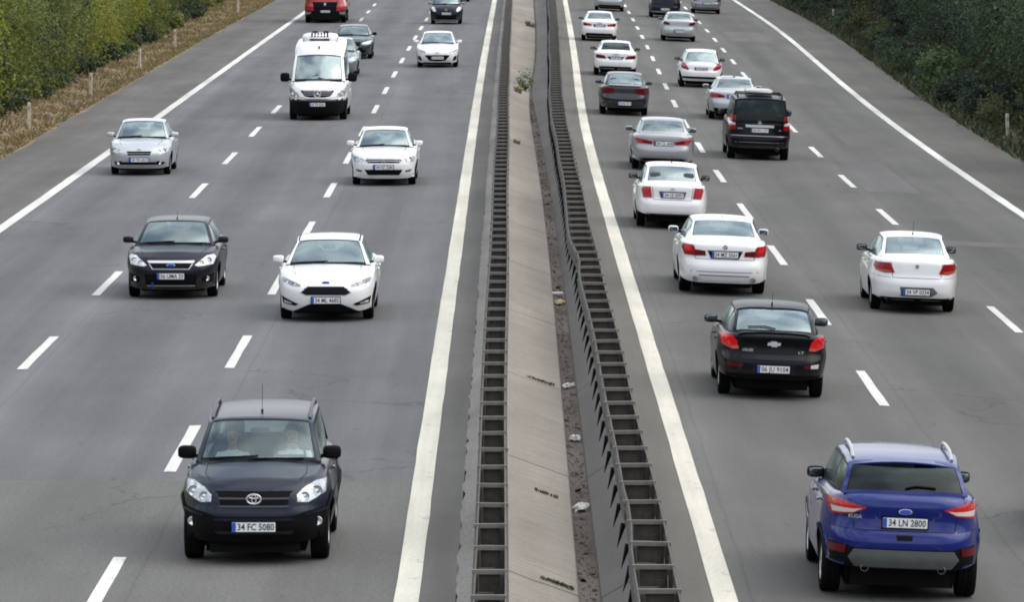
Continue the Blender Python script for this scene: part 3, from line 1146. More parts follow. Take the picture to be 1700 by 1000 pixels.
# ================================================================== traffic coming towards the bridge
def build_left():
    # --- dark compact SUV, nearest
    c = Car('suv', spec(2.56, .875, .93, .895, .355, (1.08, 1.165), (.36, 1.605), (-1.70, 1.64), (-2.0, 1.15), (.765, .64, .63, .74), 1.0, .93, 1.10,
                        paint=GRAPH, hatch=True, gw=glass_mat('clear_windscreen', (0.88, 0.97, 0.97), .055), gb=GLASSM, sill=.27, zbf=.28, zbr=.35, flare=.045, arch=1.14, tw=.225, tin=.02,
                        front=[(.1, .2), (.28, .12), (.42, .02), (.5, 0), (.66, .0), (.70, .03), (.80, .05), (.9, .10), (1.0, .24), (1.2, .4)],
                        zbumpF=.72, cladF=.52, fbump=GRAPH, mirmat=BLACK, mirs=1.08, mirh=1.1, mirx=.79, pf=4.6, rim='alloy', cabdepth=.62, dash=.5, seatz=-.14,
                        sw=[(.72, .0), (-.08, -.95), (-1.03, -1.62)], crown=[(-3, .02), (.3, .02), (1.3, .07), (3, .06)], sill_=0))
    front_common(c, .60)
    c.headlight([(-.845, .99), (-.73, .99), (-.60, .935), (-.51, .855), (-.515, .775), (-.64, .765), (-.84, .85)], [(.735, .875, .062), (.60, .835, .05)])
    g = c.decal('front', [(-.445, .90), (-.40, .73), (.40, .73), (.445, .90)], BLACK, 'grille', .008)[0]
    c.decal('front', [(-.47, .925), (-.46, .895), (.46, .895), (.47, .925)], GRAPH, 'grille_frame', .014, nx=20)
    c.bars('front', -.42, .42, (.815,), .022, simple('grille_bar', (.05, .055, .065), .3, metal=.5), 'grille_bar', .016)
    c.decal('front', [(-.43, .735), (-.40, .712), (.40, .712), (.43, .735)], simple('grille_bar', (.05, .055, .065), .3), 'grille_bar', .016)
    c.badge('front', 0, .815, 'rings', .085, t=.02)
    # black lower bumper with its bar and fog lamps
    c.decal('front', [(-.895, .70), (-.89, .38), (.89, .38), (.895, .70), (.60, .655), (.45, .60), (-.45, .60), (-.60, .655)], BLACK, 'bumper_cladding', .006, nx=40, nz=8)
    c.decal('front', [(-.48, .585), (-.47, .555), (.47, .555), (.48, .585)], GRAPH, 'bumper_bar', .02, nx=20, nz=2)
    c.decal('front', [(-.47, .43), (-.44, .40), (.44, .40), (.47, .43)], GREYB, 'bumper_bar', .016, nx=20, nz=2)
    c.decal('front', [(-.86, .672), (-.60, .625), (-.60, .607), (-.86, .648)], GRAPH, 'bumper_crease', .02, True, nx=10, nz=2)
    c.disc('front', .755, .52, .055, CHROME, 'fog_light', .012, True, inner=BOWL)
    c.plate('front', 0, .485, '34 FC 5080', t=.03)
    c.roof_rail(.60, .15, -1.55, .055, .022, GREYP)
    c.antenna(0, -.05, .34, -.15)
    c.arches(BLACK, .07, .014)
    c.door_lines()
    left(c, 427.5, 927, 'dark grey SUV with roof rails and two people behind its windscreen', 'suv')
    suv = c
    # --- dark hatchback
    c = Car('hatchback_car', hatch(wb=2.64, fo=.88, ro=.82, W=.905, r=.32, cowl=(1.02, 1.0), head=(.30, 1.41), rhead=(-1.4, 1.40), xw=(.765, .60, .575, .68), hoodz=.86, nosez=.78,
                                   paint=GREYB, gb=GLASSM, gw=GLASSM, zbf=.19))
    front_common(c)
    c.headlight([(-.845, .80), (-.80, .845), (-.68, .83), (-.46, .665), (-.52, .64), (-.80, .67)], [(.72, .745, .05), (.59, .70, .042)], simple('bright_lens', (.58, .60, .64), .15, metal=.1, coat=.6, var=.3, vscale=16))
    c.decal('front', [(-.43, .70), (-.34, .60), (.34, .60), (.43, .70)], BLACK, 'grille', .006)
    c.decal('front', [(-.46, .745), (-.43, .70), (.43, .70), (.46, .745)], CHROME, 'grille_bar', .014, nx=20, nz=3)
    c.decal('front', [(-.43, .69), (-.36, .585), (.36, .585), (.43, .69), (.40, .685), (.33, .605), (-.33, .605), (-.40, .685)], SILVERP, 'grille_frame', .005)
    c.decal('front', [(-.40, .69), (-.325, .61), (.325, .61), (.40, .69)], BLACK, 'grille_mesh', .010)
    c.badge('front', 0, .665, 'oval', .085, t=.02)
    c.decal('front', [(-.52, .50), (-.48, .27), (.48, .27), (.52, .50)], BLACK, 'lower_grille', .006, nx=20)
    c.decal('front', [(-.82, .50), (-.60, .44), (-.60, .34), (-.80, .32)], BLACK, 'fog_surround', .006, True)
    c.disc('front', .69, .40, .05, SILVERP, 'fog_light', .012, True, inner=BOWL)
    c.bars('front', -.46, .46, (.27,), .02, SILVERP, 'bumper_bar', .014)
    c.plate('front', .0, .455, '06 UMA 33', t=.02)
    c.antenna(0, .12, .16, -.5)
    c.door_lines(('right', 'left'))
    c.decal('front', [(.34, .335), (.34, .22), (.375, .22), (.375, .335)], PLATEB, 'tow_strap', .02, nx=3, nz=3)
    left(c, 288.4, 492, 'dark grey hatchback with bright headlamps and a chrome bar over its grille')
    # --- white hatchback
    c = Car('hatchback_car', hatch(wb=2.65, fo=.90, ro=.82, W=.905, r=.325, cowl=(1.10, 1.0), head=(.30, 1.40), rhead=(-1.4, 1.41), xw=(.77, .60, .575, .68), hoodz=.87, nosez=.77,
                                   paint=WHITE, gw=GLASS, gb=GLASSM, zbf=.19, mirmat=WHITE))
    front_common(c)
    c.headlight([(-.83, .80), (-.76, .80), (-.46, .685), (-.47, .65), (-.62, .665), (-.80, .73)], [(.70, .735, .035), (.56, .69, .03)], LENSD)
    c.decal('front', [(-.33, .655), (-.455, .55), (-.36, .505), (.36, .505), (.455, .55), (.33, .655)], BLACK, 'grille', .010, nx=24)
    c.decal('front', [(-.35, .668), (-.48, .548), (-.37, .488), (.37, .488), (.48, .548), (.35, .668)], CHROME, 'grille_frame', .005, nx=24)
    c.bars('front', -.40, .40, (.53, .56, .59, .62), .008, GREYB, 'grille_bar', .014)
    c.badge('front', 0, .725, 'oval', .075, t=.01)
    c.decal('front', [(-.82, .465), (-.50, .335), (-.56, .305), (-.79, .335)], BLACK, 'fog_surround', .008, True)
    c.decal('front', [(-.77, .40), (-.62, .36), (-.62, .335), (-.76, .35)], BOWL, 'fog_light', .016, True)
    c.decal('front', [(-.30, .335), (-.50, .245), (-.52, .19), (.52, .19), (.50, .245), (.30, .335)], BLACK, 'lower_grille', .008, nx=24)
    c.plate('front', .0, .405, '34 ML 4685', t=.02)
    for s in (1, -1): c.seam('top', [(s * .565, .2), (s * .57, -.5), (s * .54, -1.3)], .03)
    c.door_lines()
    left(c, 543.6, 529, 'white hatchback with a black six-sided grille and black fog lamp corners')
    # --- silver saloon straddling the edge line
    c = Car('sedan_car', sedan(wb=2.5, fo=.84, ro=.94, W=.845, r=.30, cowl=(.98, .98), head=(.30, 1.40), rhead=(-.85, 1.41), back=(-1.45, 1.05), xw=(.72, .575, .56, .66), paint=PALE, gw=GLASS, gb=GLASSM, rim='cap', tw=.185, mirmat=PALE))
    front_common(c, .56)
    c.headlight([(-.79, .70), (-.72, .76), (-.56, .74), (-.45, .63), (-.52, .585), (-.74, .62)], [(.66, .675, .055), (.55, .655, .04)], LENS)
    c.decal('front', [(-.34, .655), (-.30, .555), (.30, .555), (.34, .655)], BLACK, 'grille', .008)
    c.bars('front', -.31, .31, (.60,), .014, GREYL, 'grille_bar', .014)
    c.badge('front', 0, .695, 'slantH', .06)
    c.decal('front', [(-.70, .365), (-.50, .40), (-.46, .37), (.46, .37), (.50, .40), (.70, .365), (.64, .30), (-.64, .30)], BLACK, 'lower_grille', .006, nx=24)
    c.disc('front', .555, .35, .05, SILVERP, 'fog_light', .012, True, inner=BOWL)
    c.plate('front', .0, .43, '34 YK 6312', t=.02, h=.11)
    c.decal('rear', [(-.6, 1.1), (-.6, 1.06), (.6, 1.06), (.6, 1.1)], PALE, 'spoiler', .05)
    c.door_lines()
    left(c, 234.4, 289, 'silver saloon with a small dark grille straddling the left edge line')
    # --- white saloon in the middle lane
    c = Car('sedan_car', sedan(wb=2.65, fo=.83, ro=.95, W=.875, r=.315, cowl=(1.03, .99), head=(.35, 1.40), rhead=(-.92, 1.41), back=(-1.55, 1.05), xw=(.72, .575, .56, .66), hoodz=.87, nosez=.80, paint=WHITE, gw=GLASS, gb=GLASSM, mirmat=WHITE, rim='cap'))
    front_common(c, .56)
    c.headlight([(-.81, .72), (-.79, .78), (-.50, .70), (-.49, .665), (-.60, .63), (-.77, .63)], [(.68, .70, .05), (.57, .675, .035)], LENS)
    c.decal('front', [(-.48, .66), (-.44, .715), (.44, .715), (.48, .66), (.40, .605), (-.40, .605)], BLACK, 'grille', .008)
    c.bars('front', -.45, .45, (.645, .69), .014, CHROME, 'grille_bar', .014, .012)
    c.badge('front', 0, .665, 'chevrons', .075, t=.024)
    c.decal('front', [(-.50, .43), (-.41, .29), (.41, .29), (.50, .43)], BLACK, 'lower_grille', .008)
    c.decal('front', [(-.73, .44), (-.56, .41), (-.58, .36), (-.70, .38)], GREYP, 'fog_light', .008, True)
    c.plate('front', .0, .49, '34 HZ 2286', t=.02)
    c.door_lines()
    left(c, 638, 306, 'white saloon with a pair of chevrons in its grille and a wide black lower intake')
    # --- white passenger van
    build_van()
    # --- slate car half hidden by the van
    c = Car('sedan_car', sedan(paint=TEAL, gw=GLASSM, gb=GLASSM, cowl=(1.0, 1.0), mirmat=BLACK))
    front_common(c)
    c.headlight([(-.83, .78), (-.76, .80), (-.42, .70), (-.44, .64), (-.76, .66)], (), simple('bright_lens', (.78, .80, .83), .15))
    c.decal('front', [(-.36, .74), (-.34, .58), (.34, .58), (.36, .74)], BLACK, 'grille', .01)
    c.decal('front', [(-.60, .42), (-.5, .28), (.5, .28), (.60, .42)], BLACK, 'lower_grille', .008)
    c.plate('front', 0, .49, '34 BG 771', t=.02)
    left(c, 586, 97, 'dark slate saloon half hidden behind the far side of the white van')
    c = Car('hatchback_car', hatch(paint=TEAL2, gw=GLASSM, gb=GLASSD, mirmat=BLACK, head=(.28, 1.46), rhead=(-1.4, 1.46), cowl=(1.02, 1.0)))
    front_common(c)
    c.headlight([(-.83, .80), (-.70, .82), (-.5, .66), (-.76, .64)])
    c.decal('front', [(-.40, .68), (-.36, .58), (.36, .58), (.40, .68)], BLACK, 'grille', .008)
    c.plate('front', 0, .45, '', t=.02)
    c.door_lines()
    left(c, 559, 126.5, 'grey teal hatchback almost wholly hidden close behind the white van')
    # --- white car with a broad smiling grille
    c = Car('hatchback_car', hatch(wb=2.64, fo=.90, ro=.86, W=.88, paint=WHITE, gw=GLASS, gb=GLASSM, mirmat=WHITE, cowl=(1.06, .98), hoodz=.84, nosez=.76))
    front_common(c)
    c.headlight([(-.82, .73), (-.78, .745), (-.47, .66), (-.50, .615), (-.70, .635)], (), LENSD)
    c.decal('front', [(-.52, .51), (-.40, .525), (.40, .525), (.52, .51), (.34, .30), (0, .265), (-.34, .30)], BLACK, 'grille', .008, nx=24)
    c.decal('front', [(-.80, .49), (-.70, .47), (-.63, .31), (-.66, .29), (-.78, .33)], BLACK, 'fog_surround', .008, True)
    c.badge('front', 0, .62, 'gull', .075)
    c.plate('front', 0, .41, '34 NR 9015', t=.025)
    c.decal('front', [(-.55, .22), (-.5, .17), (.5, .17), (.55, .22)], BLACK, 'lower_grille', .008)
    left(c, 726.4, 111, 'white hatchback with a broad smile-shaped black grille')
    # --- dark small car at the top edge
    c = Car('hatchback_car', hatch(wb=2.5, fo=.80, ro=.70, W=.855, paint=GREYB, gw=GLASS, gb=GLASSM, cowl=(1.12, 1.03), head=(.38, 1.50), rhead=(-1.3, 1.50), hoodz=.92, nosez=.84, mirmat=SILV2))
    front_common(c)
    c.headlight([(-.79, .86), (-.72, .93), (-.62, .90), (-.52, .70), (-.60, .66), (-.74, .72)], (), simple('bright_lens', (.78, .80, .83), .15))
    c.badge('front', 0, .75, 'diamond', .075)
    c.decal('front', [(-.55, .50), (-.5, .24), (.5, .24), (.55, .50)], BLACK, 'grille', .008)
    c.bars('front', -.62, .62, (.22,), .05, SILVERP, 'bumper_bar', .014)
    c.plate('front', 0, .57, '34 EU 4470', t=.02)
    left(c, 741, 39.5, 'small dark hatchback with slanted bright headlamps at the far end of the inner lane')
    c = Car('sedan_car', sedan(paint=BLK, gw=GLASSM, gb=GLASSM))
    front_common(c)
    c.headlight([(-.82, .76), (-.76, .78), (-.48, .68), (-.52, .62), (-.76, .64)])
    c.decal('front', [(-.40, .70), (-.36, .56), (.36, .56), (.40, .70)], BLACK, 'grille', .008)
    c.plate('front', 0, .45, '', t=.02)
    left(c, 757, 2, 'black saloon only just showing at the top edge behind the small dark hatchback')
    build_truck()
    return suv


def build_van():
    S = spec(3.66, 1.0, 1.2, .985, .345, (1.98, 1.28), (1.12, 2.12), (-2.7, 2.60), (-2.98, 1.3), (.88, .80, .80, .86), 1.16, 1.06, 1.26, hatch=True, paint=WHITE, gw=GLASS, gb=GLASSD,
             front=[(.1, .12), (.3, .03), (.5, 0), (.66, 0), (.72, .05), (.95, .12), (1.1, .24), (1.2, .42), (1.3, .6), (1.5, .8)], rear=[(.2, .1), (.4, 0), (.6, 0), (.7, .05), (1.6, .08)],
             zbumpF=.70, fbump=BLACK, rbump=BLACK, zbf=.2, sill=.27, zbr=.3, bow=(.30, .22, .0, .02), rcrown=.10, rb=.06, rxb=.04, sgw=.90, sbul=.03, mirs=1.5, mirh=1.5, mirmat=BLACK, mirx=.98, mir=(1.50, 1.38), tw=.235, rim='cap',
             sw=[(1.55, .75), (.60, -1.0), (-1.1, -2.5)], seats=False, wbul=.06, pf=4.2, bowf=.10, arch=1.14,
             wprof=[(.2, .95), (.5, .985), (.9, 1.0), (1.2, .985), (1.5, .95), (2.0, .92)], fillet=.10, cabdepth=.5)
    c = Car('passenger_van', S)
    # the high roof above the windscreen
    yh, zh = S['head']
    V, F = [], []
    nu, nv = 13, 21
    for i in range(nu):
        u = i / (nu - 1)
        y = yh - .01 - .75 * u
        hgt = .52 * (1 - (1 - u) ** 2.2)
        zc = 2.12 + .0 * u
        for j in range(nv):
            s = -1 + 2 * j / (nv - 1)
            a = abs(s)
            w = .80 + .05 * u
            q = (1 - a ** 4.5)
            V.append((s * w, y - .24 * a * a * (1 - .4 * u), zc - .10 * (.5 * a * a + .5 * a ** 8) * (1 - u) - .1 * u + hgt * (q ** .45 if q > 0 else 0) + .0))
    for i in range(nu - 1):
        for j in range(nv - 1):
            F.append((i * nv + j, i * nv + j + 1, (i + 1) * nv + j + 1, (i + 1) * nv + j))
    b0 = len(V)
    for j in range(nv):
        p = V[(nu - 1) * nv + j]
        V.append((p[0], -2.95, p[2] + .0))
    for j in range(nv - 1):
        F.append(((nu - 1) * nv + j, (nu - 1) * nv + j + 1, b0 + j + 1, b0 + j))
    F.append(tuple(range(b0, b0 + nv)))
    add('high_roof', mesh_data('high_roof', V, F, WHITE, None, True, 45), c.root)
    # roof unit with its slotted intake
    b = MB()
    b.sell((0, -.35, 2.60), (.60, .75, .20), .5, .45, 24, 14)
    o = b.build('roof_unit', WHITE, c.root)
    v = MB()
    for k in range(6):
        v.box((-.26 + .104 * k, .285, 2.70), (.055, .20, .13), 0, rot=(rad(-35), 0, 0))
    v.box((0, .36, 2.62), (.66, .16, .03), 0, rot=(rad(-35), 0, 0))
    v.build('intake_slots', BLACK, o, smooth=False)
    for s in (-.18, .18):
        MB().sell((s, -.5, 2.81), (.10, .12, .04), .6, .6).build('fan_cover', BLACK, o)
    MB().sell((0, .99, 2.35), (.03, .02, .05), .6, .6).build('marker_lamp', BLACK, c.root)
    c.headlight([(-.93, 1.0), (-.88, 1.06), (-.66, .90), (-.58, .77), (-.64, .74), (-.88, .80)], [(.80, .90, .07), (.68, .82, .055)], LENS)
    c.decal('front', [(-.56, .985), (-.42, .80), (-.25, .765), (.25, .765), (.42, .80), (.56, .985)], BLACK, 'grille', .012, nx=24)
    c.bars('front', -.46, .46, (.84, .90, .95), .016, GREYL, 'grille_bar', .02)
    c.badge('front', 0, .885, 'star', .115, t=.04)
    c.decal('front', [(-.62, .79), (-.30, .735), (.30, .735), (.62, .79), (.62, .76), (.30, .70), (-.30, .70), (-.62, .76)], SILV, 'grille_lip', .02, nx=24, nz=3)
    for s in (1, -1): c.decal('top', [(s * .75, 1.93), (s * .40, 2.01), (s * .40, 2.05), (s * .75, 1.98)], BLACK, 'air_vent', .01, nx=8, nz=2)
    c.wiper('top', [(-.65, 1.80), (0, 1.92)])
    c.wiper('top', [(.0, 1.84), (.65, 1.80)])
    c.decal('front', [(-.88, .52), (-.60, .50), (-.62, .36), (-.86, .38)], DARK, 'fog_recess', .006, True)
    c.bars('front', -.9, .9, (.665,), .02, GREYP, 'bumper_bar', .012)
    c.plate('front', 0, .53, '34 TR 8261', t=.02)
    b = MB()
    b.sell((-.42, .95, 1.22), (.26, .09, .42), .4, .5)
    b.sell((-.42, .92, 1.70), (.14, .06, .12), .5, .6)
    b.sell((.42, .95, 1.22), (.28, .09, .42), .4, .5)
    b.sell((.42, .92, 1.70), (.14, .06, .12), .5, .6)
    b.sell((0, .05, 1.25), (.8, .1, .5), .4, .5)
    b.build('seat', SEATM, c.root)
    c.door_lines()
    left(c, 528.6, 198, 'tall white passenger van with a slotted unit on its roof and a black front bumper', 'van')


def build_truck():
    S = spec(3.4, 1.15, 2.2, 1.13, .46, (2.70, 1.70), (2.50, 2.62), (1.25, 2.70), (1.18, 1.72), (1.04, 1.0, 1.0, 1.04), 1.62, 1.60, 1.0, paint=RED, gw=GLASSM, gb=GLASSD, hatch=True,
             front=[(.2, .1), (.4, 0), (.9, 0), (1.0, .03), (1.6, .08), (1.8, .14)], rear=[(.2, .1), (.6, 0), (1.0, .02)], zbumpF=.68, fbump=BLACK, rbump=BLACK, zbf=.30, sill=.6, zbr=.7, tw=.28, rim='cap', bdepF=1.2,
             sw=[(2.45, 1.6), (1.5, 1.4)], seats=False, mirs=1.7, mirh=2.2, mirmat=BLACK, mirx=1.12, mir=(2.6, 1.9), pf=7, bow=(.06, .05, .0, .0), arch=1.12, dash=.2, sgw=.95, crown=[(-3, .02), (3, .02)])
    c = Car('truck', S)
    c.decal('front', [(-.66, 1.12), (-.60, .66), (.60, .66), (.66, 1.12)], BLACK, 'grille', .012, nx=20)
    c.bars('front', -.58, .58, (.76, .88, 1.0), .02, GREYB, 'grille_bar', .02)
    c.badge('front', 0, 1.0, 'shield', .11, t=.03)
    c.decal('front', [(-1.05, .62), (-.74, .60), (-.76, .47), (-1.04, .45)], LENSD, 'headlight', .01, True)
    c.plate('front', 0, .62, '34 DK 5509', t=.02)
    c.bars('front', -1.0, 1.0, (.5,), .05, GREYP, 'bumper_bar', .015)
    b = MB()
    b.box((0, -1.2, 2.0), (2.24, 4.1, 2.0), 0)
    b.box((0, -1.2, .92), (2.2, 4.2, .10), 1)
    b.build('cargo_box', [RED, BLACK], c.root, smooth=False)
    left(c, 541, 37, 'red truck cut off by the top edge in the outer lane', 'truck')


# ================================================================== traffic driving away
def lid_lines(c, x, z0, z1):
    c.seam('rear', [(-x, z1), (-x + .03, z0), (x - .03, z0), (x, z1)], .010)


def build_right():
    # --- blue compact SUV, nearest
    c = Car('suv', spec(2.69, .92, .91, .94, .355, (1.10, 1.13), (.35, 1.62), (-1.62, 1.61), (-2.02, 1.29), (.80, .675, .64, .74), .98, .92, 1.25, paint=BLUE, hatch=True, gb=GLASSD, gw=GLASSM, gs=GLASSD, sill=.27, zbf=.28, zbr=.40, flare=.03, tw=.235, tin=.02,
                        rear=[(.25, .16), (.40, .06), (.52, .0), (.72, -.01), (.80, .01), (.86, .06), (.98, .08), (1.14, .06), (1.26, .12), (1.4, .22)], zbumpR=.845, cladR=.0, pr=5.2, sgb=.93, bg=(.10, .97), bow=(.16, .09, .05, .10),
                        mirs=1.02, mirx=.80, mirmat=BLACK, sw=[(.75, .02), (-.06, -.95), (-1.03, -1.72)], bdepR=.8, wprof=[(.2, .95), (.4, .985), (.6, 1.0), (.9, .995), (1.1, .965), (1.3, .92)]))
    c.decal('rear', [(-.86, .68), (-.84, .38), (.84, .38), (.86, .68), (.66, .665), (.60, .64), (-.60, .64), (-.66, .665)], BLACK, 'bumper_cladding', .007, nx=40, nz=8)
    c.decal('rear', [(-.64, .53), (-.58, .625), (.58, .625), (.64, .53), (.56, .43), (-.56, .43)], GREYP, 'skid_plate', .03, nx=24)
    c.exhaust(.45, .405, .048)
    c.exhaust(-.45, .405, .048)
    c.decal('rear', [(-.86, .665), (-.67, .66), (-.68, .565), (-.85, .57)], REDD, 'reflector', .02, True)
    c.taillight([(-.885, 1.11), (-.875, 1.165), (-.74, 1.18), (-.455, 1.105), (-.60, 1.03), (-.84, .995)], simple('bright_red_lens', (.42, .012, .012), .2, coat=.35, spec=.3, var=.25, vscale=18),
                [([(-.84, 1.085), (-.60, 1.085), (-.50, 1.095), (-.60, 1.045), (-.82, 1.02)], WLENS, 'indicator_lens'), ([(-.86, 1.15), (-.80, 1.155), (-.78, 1.11), (-.86, 1.10)], simple('pale_red_lens', (.45, .06, .05), .2, coat=.35), 'lamp_lens')])
    c.plate('rear', 0, .945, '34 LN 2800', t=.035)
    c.decal('rear', [(-.36, 1.02), (-.30, .88), (.30, .88), (.36, 1.02)], BLUE, 'plate_recess', .004)
    c.badge('rear', 0, 1.075, 'oval', .08, t=.02)
    c.words('rear', -.58, .995, 'KUGA', .06)
    c.decal('rear', [(-.10, .80), (-.09, .74), (.09, .74), (.10, .80)], BLACK, 'handle_recess', .004, nx=6, nz=3)
    lid_lines(c, .62, .845, 1.05)
    c.seam('rear', [(-.88, .86), (-.62, .85)], .008, mirror=True)
    # spoiler and wiper
    b = MB()
    P = []
    for i in range(15):
        s = -1 + i / 7
        for (dy, dz) in ((.10, .005), (-.10, -.015), (-.10, -.035), (.1, -.05)):
            P.append((s * .60, -1.62 + dy + .10 * abs(s) ** 2.2, 1.628 + dz - .055 * s * s))
    Fc = [(i * 4 + k, (i + 1) * 4 + k, (i + 1) * 4 + (k + 1) % 4, i * 4 + (k + 1) % 4) for i in range(14) for k in range(4)]
    b.add(P, Fc)
    b.build('spoiler', BLUE, c.root)
    c.wiper('rear', [(.0, 1.32), (.12, 1.345), (.36, 1.33)])
    c.roof_rail(.585, .20, -1.35, .06, .022, simple('satin_rail', (.55, .56, .57), .3, metal=.7))
    c.arches(BLACK, .05, .012)
    c.door_lines(('left', 'right'))
    right(c, 1487.5, 986, 'deep blue SUV with silver roof rails and a grey skid plate', 'suv')
    # --- black hatchback with bright tail lamps
    c = Car('hatchback_car', hatch(wb=2.685, fo=.92, ro=.90, W=.89, r=.33, cowl=(1.05, 1.0), head=(.30, 1.42), rhead=(-1.15, 1.43), back=(-2.0, 1.09), xw=(.765, .61, .585, .665), paint=BLK, gb=GLASS, gs=GLASSM, bootz=1.05, zbr=.34, bbul=.05, sgb=.935, bg=(.06, .95), bow=(.16, .09, .10, .10),
                                   rear=[(.2, .14), (.32, .05), (.42, 0), (.62, -.01), (.68, .03), (.74, .09), (.9, .10), (1.0, .06), (1.06, .06), (1.2, .2)], zbumpR=.645, mirmat=BLK, mirs=1.05))
    c.taillight([(-.845, .98), (-.80, 1.025), (-.66, 1.01), (-.595, .93), (-.58, .82), (-.66, .805), (-.82, .86)], REDLIT, [([(-.82, .875), (-.66, .845), (-.575, .86), (-.565, .81), (-.66, .80), (-.82, .855)], simple('pale_red_lens', (.45, .06, .05), .2, coat=.35), 'lamp_lens')])
    for s in (1, -1): c.disc('rear', s * .705, .935, .075, REDLIT, 'lamp_ring', .018, False)
    c.badge('rear', 0, .905, 'cross', .11, t=.025)
    c.words('rear', -.42, .795, 'CRUZE', .055)
    c.words('rear', .44, .775, 'LT', .055, sx=1.6)
    c.plate('rear', 0, .505, '06 JU 9104', t=.03)
    c.decal('rear', [(-.36, .60), (-.32, .42), (.32, .42), (.36, .60)], GREYB, 'plate_recess', .006)
    c.decal('rear', [(-.74, .60), (-.48, .58), (-.50, .525), (-.72, .53)], REDD, 'reflector', .012)
    c.decal('rear', [(.48, .575), (.60, .585), (.60, .53), (.50, .525)], REDD, 'reflector', .012)
    c.decal('rear', [(.60, .585), (.73, .60), (.72, .53), (.60, .53)], WLENS, 'reversing_lamp', .012)
    c.decal('rear', [(-.80, .42), (-.75, .34), (.75, .34), (.80, .42)], BLACK, 'lower_bumper', .008, nx=24)
    lid_lines(c, .56, .65, 1.0)
    c.decal('top', [(-.58, -2.07), (-.58, -2.12), (.58, -2.12), (.58, -2.07)], BLK, 'spoiler', .03, nx=20, nz=3)
    c.decal('top', [(-.585, -1.20), (0, -1.30), (.585, -1.20), (.585, -1.16), (0, -1.24), (-.585, -1.16)], BLACK, 'window_lip', .012, nx=24, nz=3)
    c.wiper('rear', [(.02, 1.12), (-.15, 1.155), (-.42, 1.14)])
    c.antenna(0, -.95, .2, -.8)
    c.door_lines(('left', 'right'))
    right(c, 1277, 656.5, 'black hatchback with round lit red tail lamps and a chrome cross badge')
    # --- white rounded saloon on its own in the middle lane
    c = Car('sedan_car', sedan(wb=2.603, fo=.86, ro=1.08, W=.865, r=.31, cowl=(.98, 1.02), head=(.30, 1.44), rhead=(-.95, 1.45), back=(-1.62, 1.10), xw=(.735, .60, .575, .655), bootz=1.06, paint=WHITE2, gb=GLASS, gs=GLASSM, zbr=.27, mirmat=BLACK, pr=4.6, rim='cap', lidw=.50, zbumpR=.70, sgb=.90,
                               rear=[(.2, .14), (.30, .05), (.42, 0), (.60, 0), (.70, .035), (.74, .06), (1.0, .08), (1.08, .13), (1.3, .2)]))
    c.taillight([(-.805, .90), (-.78, .98), (-.52, .99), (-.43, .80), (-.62, .785), (-.78, .82)], REDL, [([(-.775, .855), (-.56, .84), (-.48, .82), (-.62, .795), (-.765, .825)], simple('pale_red_lens', (.45, .06, .05), .2, coat=.35), 'lamp_lens')])
    c.badge('rear', 0, .93, 'shield', .055, GREYL)
    c.decal('rear', [(-.33, .53), (-.30, .35), (.30, .35), (.42, .43), (.33, .53)], simple('plate_shadow', (.10, .10, .11), .6), 'plate_recess', .004)
    c.plate('rear', 0, .435, '34 VP 0334', t=.02)
    lid_lines(c, .50, .705, 1.0)
    c.seam('rear', [(-.85, .72), (-.50, .705)], .008, mirror=True)
    c.decal('rear', [(-.70, .32), (-.65, .27), (.65, .27), (.70, .32)], BLACK, 'lower_bumper', .006, nx=20)
    c.antenna(0, -.82, .28, -.6)
    c.door_lines(('left', 'right'))
    right(c, 1512.5, 515, 'white saloon with wedge tail lamps and its number plate low on the bumper')
    # --- large white saloon
    c = Car('sedan_car', sedan(wb=3.07, fo=.86, ro=1.15, W=.905, r=.345, cowl=(1.30, 1.02), head=(.55, 1.43), rhead=(-.95, 1.44), back=(-1.72, 1.12), xw=(.78, .63, .60, .69), bootz=1.06, paint=WHITE, gb=GLASS, gs=GLASSM, mirmat=WHITE2, tw=.24, sw=[(.95, .05), (-.05, -1.0), (-1.05, -1.35)], sgb=.93))
    c.taillight([(-.85, .93), (-.82, 1.01), (-.64, 1.005), (-.60, .92), (-.40, .90), (-.38, .805), (-.60, .795), (-.80, .80)], REDL, [([(-.80, .99), (-.68, .985), (-.64, .88), (-.78, .88)], REDLIT, 'lamp_lens'), ([(-.60, .91), (-.40, .89), (-.39, .82), (-.60, .81)], REDD, 'lamp_lens')])
    c.decal('rear', [(-.36, .92), (-.28, .75), (.28, .75), (.36, .92)], GREYB, 'plate_recess', .006)
    c.bars('rear', -.36, .36, (.915,), .022, CHROME, 'boot_handle', .016)
    c.plate('rear', 0, .83, '34 MZ 5561', t=.02)
    c.badge('rear', 0, .985, 'roundel', .045)
    c.bars('rear', -.82, .82, (.49,), .014, GREYL, 'bumper_bar', .008)
    c.decal('rear', [(-.50, .40), (-.44, .31), (.44, .31), (.50, .40)], WHITE, 'diffuser', .012, nx=20)
    c.decal('rear', [(-.50, .42), (-.50, .395), (.50, .395), (.50, .42)], GREYP, 'bumper_slot', .008, nx=20, nz=2)
    c.exhaust(-.58, .34, .05)
    c.exhaust(.58, .34, .05)
    lid_lines(c, .62, .735, 1.02)
    c.antenna(0, -.78, .06, 0, True)
    c.door_lines(('left',))
    right(c, 1197, 485, 'large white saloon with L-shaped red tail lamps and a chrome strip over its plate')
    # --- white small saloon, upright lamps
    c = Car('sedan_car', sedan(wb=2.48, fo=.82, ro=1.0, W=.845, r=.30, cowl=(.98, 1.03), head=(.28, 1.46), rhead=(-.90, 1.46), back=(-1.45, 1.08), xw=(.73, .60, .58, .65), bootz=1.06, paint=WHITE, gb=GLASS, gs=GLASSM, mirmat=BLACK, zbr=.34, rim='cap'))
    c.taillight([(-.73, .93), (-.70, .99), (-.52, 1.0), (-.48, .74), (-.68, .73)], simple('pink_red_lens', (.40, .03, .045), .2, coat=.35, var=.3, vscale=18))
